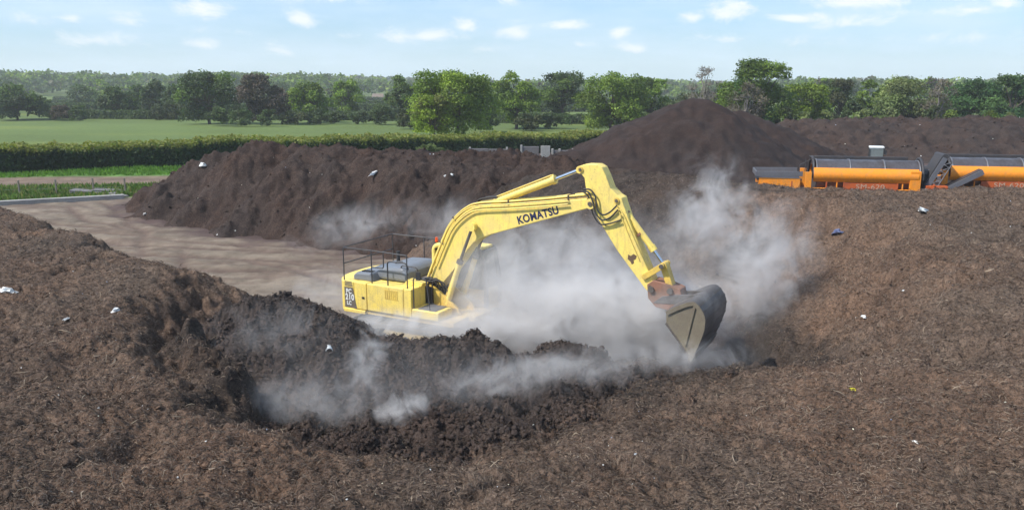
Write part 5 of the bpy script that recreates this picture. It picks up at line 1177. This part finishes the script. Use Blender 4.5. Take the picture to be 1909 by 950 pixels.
# thin hedges between far fields and one long near hedge
def hedge(name, label, path, wd_, hh, n, leaf, cols, topcols=None, group=None):
    P_ = np.array(path, float); e = empty(name, (P_[0, 0], P_[0, 1], 0)); tag(e, label, 'hedge', group)
    seg = np.linalg.norm(np.diff(P_[:, :2], axis=0), axis=1); cum = np.concatenate([[0], np.cumsum(seg)]); s = rng.random(n) * cum[-1]
    x = np.interp(s, cum, P_[:, 0]); y = np.interp(s, cum, P_[:, 1]); tx = np.gradient(np.interp(s, cum, P_[:, 0])) * 0
    i = np.clip(np.searchsorted(cum, s) - 1, 0, len(seg) - 1); d = (P_[i + 1, :2] - P_[i, :2]) / seg[i][:, None]; nn = np.stack([-d[:, 1], d[:, 0]], -1)
    hv = hh * (1 + .22 * fbm(s, s * 0, .18, 3, 2) + .14 * fbm(s, s * 0, 1.2, 2, 4)); u_ = rng.random(n); side_ = u_ < .5; top_ = ~side_ & (u_ < .9)
    off = np.where(side_, -wd_ / 2, (rng.random(n) - .5) * wd_); zz = np.where(side_, rng.random(n) ** .8 * hv, np.where(top_, hv, rng.random(n) * hv)); off = np.where(u_ > .9, wd_ / 2, off)
    off = off + rng.normal(0, .16 * min(1, wd_ / 2), n) + .3 * fbm(s, zz, .5, 2, 9); zz = zz + rng.normal(0, .09, n) * hh / 2
    gz = hG(x, y); C0 = np.stack([x + nn[:, 0] * off, y + nn[:, 1] * off, np.maximum(zz, .05) + gz], -1)
    nr = np.stack([nn[:, 0] * np.where(side_, -1, 0), nn[:, 1] * np.where(side_, -1, 0), np.where(top_, 1., .1)], -1) + rng.normal(size=(n, 3)) * .5; nr /= np.linalg.norm(nr, axis=1, keepdims=True)
    t = np.cross(nr, rng.normal(size=(n, 3))); t /= np.linalg.norm(t, axis=1, keepdims=True); b = np.cross(nr, t); sz = (leaf * (.5 + rng.random(n)))[:, None]
    V = np.stack([C0 - t * sz * .5, C0 - b * sz * .4, C0 + t * sz * .5, C0 + b * sz * .4], 1).reshape(-1, 3) - np.array([P_[0, 0], P_[0, 1], 0])
    c = np.array(cols)[rng.integers(0, len(cols), n)]
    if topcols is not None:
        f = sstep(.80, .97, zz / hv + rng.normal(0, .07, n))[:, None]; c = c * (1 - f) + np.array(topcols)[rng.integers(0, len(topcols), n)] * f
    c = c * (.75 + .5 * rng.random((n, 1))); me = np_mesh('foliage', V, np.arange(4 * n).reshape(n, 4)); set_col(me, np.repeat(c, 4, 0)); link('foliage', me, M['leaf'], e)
    core = MB()                                                     # woody heart of the hedge
    for j in range(len(P_) - 1):
        a_, c_ = P_[j, :2] - P_[0, :2], P_[j + 1, :2] - P_[0, :2]; dd = (c_ - a_) / np.linalg.norm(c_ - a_); q = np.array([-dd[1], dd[0]]) * wd_ * .38
        core.prismz([tuple(a_ - q), tuple(c_ - q), tuple(c_ + q), tuple(a_ + q)], -.1, hh * .86)
    core.build('stems', M['hedge_core'], e); return e
M['hedge_core'] = paint('hedge_heart', (.018, .026, .012), .95, dirt=.3, dirtcol=(.03, .03, .015), spec=.05)
HP = [(-75, 66), (-48.5, 76), (-37, 82.5), (-22, 89), (-5, 96), (6, 100), (14, 103)]
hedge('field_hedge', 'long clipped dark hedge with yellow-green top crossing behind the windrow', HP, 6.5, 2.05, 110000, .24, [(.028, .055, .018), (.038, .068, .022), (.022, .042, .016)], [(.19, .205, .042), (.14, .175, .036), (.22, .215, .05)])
fh = [([(-110, 196), (-62, 192), (-20, 184)], 'dark low hedge at the far edge of the big field'), ([(-20, 184), (10, 172), (40, 165)], 'dark low hedge under the trees in the middle of the far field edge'),
      ([(-160, 262), (-70, 258), (0, 250), (60, 248)], 'thin hedge line across the first far pasture'), ([(-200, 330), (-90, 318), (10, 322), (90, 330)], 'thin hedge line across the second far pasture'), ([(-240, 430), (-100, 420), (40, 415), (160, 440)], 'faint hedge line below the distant wood')]
for i, (pth, lab) in enumerate(fh): hedge('field_hedge', lab, pth, 2.5, 1.8 + .3 * (i > 1), 16000, .45 + .15 * (i > 1), G_DARK, group='hedges between far fields')

# ------------------------------------------------ scattered far trees, then the distant wood as one mass
far = []
rf = random.Random(5)
for i in range(46):
    far.append((rf.uniform(-30, 1940), rf.uniform(230, 420)))
k = 0
WHERE = ['far left', 'left', 'left of centre', 'centre', 'right of centre', 'right', 'far right']
seen = {}
def far_label(u, y, H):
    return f'small hazy field tree in the distance, {WHERE[min(6, int((u + 40) / 285))]} of the picture'
for (u, y) in far:
    H = rf.uniform(7, 11); W = H * rf.uniform(.9, 1.3); x = (u - CX) / F_PX * y * 1.02; vt = 160 - (H - HC) / y * F_PX
    if 640 < u < 740: continue
    tree('distant_tree', far_label(u, y, H), 'tree', u, vt, W / y * F_PX, y, rf.choice([G_DARK, G_OAK, G_DARK, G_COPPER[:1] + G_OAK[:1]]), 900, .95, group=far_label(u, y, H) + 's'.replace('s', ' group'), low=.05, trunk=False)
def wood(name, label, y0, y1, n_tr, leaf, seed, x_f=.95):
    r_ = np.random.default_rng(seed); y = y0 + (y1 - y0) * r_.random(n_tr); x = y * (r_.random(n_tr) * 2 - 1) * x_f
    H = 8 + 5 * r_.random(n_tr) + 3.0 * fbm(x, y, .006, 2, seed) + 4 * sstep(0, -200, x); gz = hG(x, y); bl = []
    for i in range(n_tr):
        for _ in range(5): bl.append((x[i] + r_.normal() * 4, y[i] + r_.normal() * 3, gz[i] + H[i] * r_.uniform(.22, .72), H[i] * .32))
    V, Fq, C = leaf_cloud(bl, n_tr * 130, leaf, G_DARK + G_OAK + [(.10, .10, .05), (.085, .12, .04)], seed=seed, inner=.6); me = np_mesh(name, V, Fq); set_col(me, C); o = link(name, me, M['leaf']); tag(o, label, 'wood', kind='stuff')
wood('distant_wood', 'hazy belt of woodland beyond the far fields', 520, 760, 1000, 2.3, 3)
wood('distant_wood', 'pale blue-green woodland along the skyline', 950, 1700, 1700, 3.9, 4)
# far house
p = P2W(705, 182, y=420); hs_ = empty('farmhouse', (p[0], 420, float(hG(np.array([p[0]]), np.array([420.]))[0]))); hs_.scale = (.62, .62, .62); tag(hs_, 'far white-walled house with a brown roof between the field trees', 'house')
zb = 0; MB().box(-4.5, 4.5, -3, 3, 0, 3.4).build('wall', M['white'], hs_)
MB().add([(-5, -3.4, 3.2), (5, -3.4, 3.2), (5, 3.4, 3.2), (-5, 3.4, 3.2), (-4.4, 0, 6.2), (4.4, 0, 6.2)], [(0, 1, 5, 4), (3, 4, 5, 2), (0, 4, 3), (1, 2, 5), (0, 3, 2, 1)]).build('roof', M['roof'], hs_)
for xx in (-2.8, 0, 2.8): MB().box(xx - .5, xx + .5, -3.03, -3.0, 1.2, 2.4).build('window', M['glass'], hs_)

# grass tufts on verge and strips
def tufts(name, label, n, box, hgt, cols, mask=None):
    x = box[0] + (box[1] - box[0]) * rng.random(n); y = box[2] + (box[3] - box[2]) * rng.random(n)
    if mask is not None: k = mask(x, y); x, y = x[k], y[k]
    n = len(x); z = hG(x, y); th = rng.random(n) * 6.283; w_ = hgt * .5; h_ = hgt * (.5 + rng.random(n)); dx, dy = np.cos(th) * w_, np.sin(th) * w_; lx = rng.normal(0, .2, n) * h_
    V = np.stack([np.stack([x - dx, y - dy, z], -1), np.stack([x + dx, y + dy, z], -1), np.stack([x + lx, y, z + h_], -1)], 1).reshape(-1, 3); me = np_mesh(name, V, np.arange(3 * n).reshape(n, 3), 3)
    c = np.array(cols)[rng.integers(0, len(cols), n)] * (.7 + .6 * rng.random((n, 1))); set_col(me, np.repeat(c, 3, 0)); o = link(name, me, M['leaf']); tag(o, label, 'grass', kind='stuff')
tufts('grass', 'rough grass of the verge beside the mud yard', 30000, (-52, -18, 53, 72), .28, [(.10, .17, .04), (.14, .19, .06), (.20, .19, .08), (.08, .14, .03)], lambda x, y: (y > 57.8 + (x + 27) * .5) & (y < 62.6 + (x + 40) * .15) & (y > 57.3 + (x + 27) * 1.2))
tufts('grass', 'bright grass strip in front of the long hedge', 30000, (-60, -5, 68, 96), .22, [(.10, .20, .03), (.12, .22, .04)], lambda x, y: (y > 70.5 + (x + 40) * .15) & (y < 91 + (x + 15) * .45))
tufts('grass', 'tall pale weeds behind the far right heap', 26000, (16, 110, 104, 124), .9, [(.17, .19, .08), (.12, .16, .05), (.22, .21, .11)], lambda x, y: y > 106)

# ============================================================ litter, each its own thing
def litter(name, label, u, v, size, mat, hf, seed, y=None, asp=1.0, cat='litter'):
    r_ = random.Random(seed)
    # find the surface point along the sight line
    best = None
    for yy in np.arange(8, 60, .05):
        q = P2W(u, v, y=yy)
        if hf(np.array([q[0]]), np.array([q[1]]))[0] >= q[2]: best = q; break
    if best is None: return
    bm = bmesh.new(); bmesh.ops.create_icosphere(bm, subdivisions=2, radius=size)
    for v_ in bm.verts:
        d = v_.co.normalized(); f = 1 + .5 * math.sin(d.x * 5 + seed) * math.sin(d.y * 6 + seed * 2) + .25 * math.sin(d.z * 9) + r_.uniform(-.12, .12); v_.co = Vector((d.x * size * f * asp, d.y * size * f * .7, d.z * size * f * .5))
    me = bpy.data.meshes.new(name); bm.to_mesh(me); bm.free(); o = link(name, me, mat); o.location = (best[0], best[1], best[2] + size * .25); o.rotation_euler = (r_.uniform(-.4, .4), r_.uniform(-.4, .4), r_.uniform(0, 6)); tag(o, label, cat, 'rubbish caught in the compost')
near_h = lambda x, y: np.maximum(hA(x, y), hM1(x, y))
LT = [('plastic_bag', 'crumpled white bag on the left edge of the near brown heap', 14, 543, .13, 'litter_white', near_h, 1.5), ('plastic_bag', 'upright white and dark scrap on the left brown slope', 215, 582, .11, 'litter_white', near_h, 1),
      ('plastic_scrap', 'small pale scrap left of the upright white one', 123, 595, .045, 'litter_white', near_h, 2), ('plastic_scrap', 'yellow scrap on the lower right slope', 1592, 727, .055, 'litter_yellow', near_h, 1.7),
      ('plastic_scrap', 'curled white scrap at mid right of the slope', 1610, 591, .075, 'litter_white', near_h, 1.6), ('plastic_scrap', 'little white scrap left of the curled one', 1594, 593, .045, 'litter_white', near_h, 1),
      ('plastic_bag', 'pale bag near the crest below the orange machines', 1722, 396, .16, 'litter_white', near_h, 1.8), ('plastic_scrap', 'white speck-like scrap on the right slope, above the curled one', 1685, 543, .05, 'litter_white', near_h, 1),
      ('plastic_sheet', 'blue-grey sheet scrap on the upper right slope', 1560, 436, .17, 'litter_blue', near_h, 2.2), ('plastic_scrap', 'white scrap in the lower right foreground', 1705, 824, .045, 'litter_white', near_h, 1.4),
      ('plastic_scrap', 'white scrap low in the left foreground', 205, 910, .035, 'litter_white', near_h, 1.6), ('plastic_scrap', 'tiny white scrap in the middle foreground', 1184, 847, .035, 'litter_white', near_h, 1.4),
      ('plastic_bag', 'white bag high on the left end of the windrow', 378, 310, .28, 'litter_white', hB, 1.1), ('wood_board', 'long pale board lying on the windrow', 697, 323, .11, 'litter_white', hB, 4.5),
      ('plastic_scrap', 'white scrap at the left foot of the windrow', 270, 400, .13, 'litter_white', hB, 1.5), ('plastic_scrap', 'white scrap on the mud in front of the windrow foot', 411, 438, .12, 'litter_white', hG, 1.6),
      ('plastic_scrap', 'pale scrap half way up the windrow above the boom', 842, 326, .09, 'litter_white', hB, 1), ('plastic_scrap', 'pale scrap near the windrow crest, right of the board', 830, 328, .07, 'litter_white', hB, 1)]
for i, (nm, lb, u, v, s_, mt, hf, asp) in enumerate(LT): litter(nm, lb, u, v, s_, M[mt], hf, i + 3, asp=asp)
# white pipe end sticking out of the black mound
for yy in np.arange(14, 24, .05):
    q = P2W(613, 652, y=yy)
    if hM1(np.array([q[0]]), np.array([q[1]]))[0] >= q[2]: break
pp = empty('plastic_pipe', tuple(q)); tag(pp, 'short open white pipe end sticking out of the black mound', 'pipe')
V = []; n = 20
for x_, r_ in ((-.25, .13), (.10, .14), (.10, .115), (-.25, .11)):
    for k in range(n): a = 2 * math.pi * k / n; V.append((x_, r_ * math.cos(a), r_ * math.sin(a)))
MB().add(V, [(j * n + k, j * n + (k + 1) % n, (j + 1) * n + (k + 1) % n, (j + 1) * n + k) for j in range(3) for k in range(n)], True).build('pipe_wall', M['litter_white'], pp); pp.scale = (.62, .62, .62); pp.rotation_euler = (0, R(12), R(-70))

# ============================================================ steam
def steam_mat(i, dens, scale=1.0, thr=(.42, .66), edge=1.0, col=(.97, .94, .92), stretch=(1, 1, 1.0), off=0.0):
    m, nt, out = new_mat('steam_vapour'); geo = nt.nodes.new('ShaderNodeNewGeometry'); tc = nt.nodes.new('ShaderNodeTexCoord')
    ln = nt.nodes.new('ShaderNodeVectorMath'); ln.operation = 'LENGTH'; nt.links.new(tc.outputs['Object'], ln.inputs[0])
    fall = nt.nodes.new('ShaderNodeMapRange'); fall.interpolation_type = 'SMOOTHSTEP'
    for k, v_ in ((1, 1.0), (2, .15), (3, 0.), (4, 1.)): fall.inputs[k].default_value = v_
    nt.links.new(ln.outputs['Value'], fall.inputs[0])
    mp = N(nt, 'ShaderNodeMapping', Scale=tuple(s * scale for s in stretch)); mp.inputs['Location'].default_value = (off, off * .7, off * 1.3); nt.links.new(geo.outputs['Position'], mp.inputs['Vector'])
    n1 = noise_n(nt, mp.outputs[0], .85, 6, .64, 1.6)
    # erode towards the rim so that the outline is ragged
    v = math_n(nt, 'SUBTRACT', n1, math_n(nt, 'MULTIPLY', math_n(nt, 'SUBTRACT', 1.0, fall.outputs[0]), .26 * edge))
    mr = nt.nodes.new('ShaderNodeMapRange'); mr.interpolation_type = 'SMOOTHSTEP'
    for k, v_ in ((1, thr[0]), (2, thr[1]), (3, 0.), (4, 1.)): mr.inputs[k].default_value = v_
    nt.links.new(v, mr.inputs[0])
    dn = math_n(nt, 'MULTIPLY', math_n(nt, 'MULTIPLY', mr.outputs[0], fall.outputs[0]), dens)
    pv = nt.nodes.new('ShaderNodeVolumePrincipled'); pv.inputs['Color'].default_value = (*col, 1); pv.inputs['Anisotropy'].default_value = .1
    nt.links.new(dn, pv.inputs['Density']); nt.links.new(pv.outputs[0], out.inputs['Volume'])
    return m
def plume(label, u, v, y, rx, rz, ry, dens, tilt=0.0, thr=(.42, .66), scale=1.0, edge=1.0, stretch=(1, 1, 1), name='steam_plume'):
    global _pi
    p = P2W(u, v, y=y); V0, F0 = ico(3); me = np_mesh(name, V0 * 1.0, F0, 3); me.materials.append(steam_mat(_pi, dens, scale, thr, edge, stretch=stretch, off=_pi * 3.7)); o = bpy.data.objects.new(name, me); COL.objects.link(o)
    k = y / F_PX; o.location = tuple(p); o.scale = (rx * k, ry, rz * k); o.rotation_euler = (0, tilt, 0); tag(o, label, 'steam', kind='stuff'); _pi += 1; return o
_pi = 0
plume('dense white steam bank under the boom', 1110, 592, 21.6, 350, 125, 1.9, 4.6, thr=(.20, .62), edge=.8, scale=1.2)
plume('thinner steam rising behind the boom', 1050, 505, 25.0, 370, 190, 2.4, .85, thr=(.28, .70), edge=.9)
plume('steam veil over the excavator tracks', 850, 615, 20.7, 320, 62, .9, 2.4, thr=(.26, .68), edge=.7, scale=1.2)
plume('steam rising past the cab', 920, 530, 22.1, 120, 125, .9, 2.4, thr=(.25, .68), edge=.7, scale=1.2)
plume('tall steam column right of the bucket', 1420, 500, 23.8, 160, 210, 1.6, 1.25, tilt=R(14), thr=(.30, .68), edge=.9, scale=1.15)
plume('faint steam wisp climbing above the bucket', 1320, 400, 27.0, 130, 180, 1.6, 1.0, tilt=R(24), thr=(.32, .66), edge=.9, scale=1.1)
plume('thin steam around the bucket', 1250, 575, 19.6, 190, 100, .7, .9, thr=(.26, .74), scale=1.2)
plume('steam pooled in the pit below the bucket', 1240, 665, 18.9, 300, 58, 1.0, 1.3, thr=(.26, .70), scale=1.2)
plume('steam wisp in front of the windrow, left of the cab', 650, 425, 33.5, 190, 80, 1.8, .55, tilt=R(-12), thr=(.32, .70))
plume('faint steam drifting above the excavator body', 860, 410, 33.0, 230, 75, 1.8, .40, thr=(.32, .70))
plume('steam hanging over the rear track', 740, 606, 20.9, 170, 44, .7, 2.6, thr=(.22, .68), edge=.6)
plume('light steam behind the counterweight', 620, 545, 25.5, 180, 90, 1.2, .65, thr=(.28, .70))
plume('bright steam puff in the near trench', 735, 768, 16.3, 140, 62, .7, 3.2, tilt=R(-26), thr=(.36, .66), scale=2.0)
plume('steam strand rising from the near trench', 685, 675, 17.0, 75, 150, .6, 1.6, tilt=R(16), thr=(.36, .62), scale=1.9)
plume('low steam filling the near trench', 580, 755, 16.3, 310, 120, .9, .9, thr=(.28, .72), scale=1.6)
plume('steam drifting across the right of the trench', 950, 700, 17.2, 290, 80, .9, 1.3, tilt=R(-12), thr=(.32, .70), scale=1.6)
plume('steam trailing over the low spoil ridge', 1080, 690, 17.6, 220, 60, .8, 1.1, thr=(.30, .68), scale=1.6)
plume('broad thin steam veil over the whole near trench', 740, 720, 17.0, 460, 150, 1.2, .17, thr=(.12, .80), edge=.5)
plume('broad thin steam veil around boom and bucket', 1220, 540, 22.8, 380, 210, 2.2, .22, thr=(.12, .80), edge=.5)
plume('thin blue smoke over the black mound', 520, 620, 18.0, 250, 120, .8, .42, thr=(.30, .74), scale=1.6)
# ------------------------------------------------------------ summer air between the camera and the far woods
hb = MB().box(-3900, 3900, -20, 4100, -2.5, 120).build('haze', None); hb.data.materials.clear()
m, nt, out = new_mat('summer_haze'); pv = nt.nodes.new('ShaderNodeVolumePrincipled'); pv.inputs['Color'].default_value = (.93, .96, 1, 1); pv.inputs['Density'].default_value = HAZE
nt.links.new(pv.outputs[0], out.inputs['Volume']); hb.data.materials.append(m); tag(hb, 'thin summer haze over the fields', 'haze', kind='stuff')
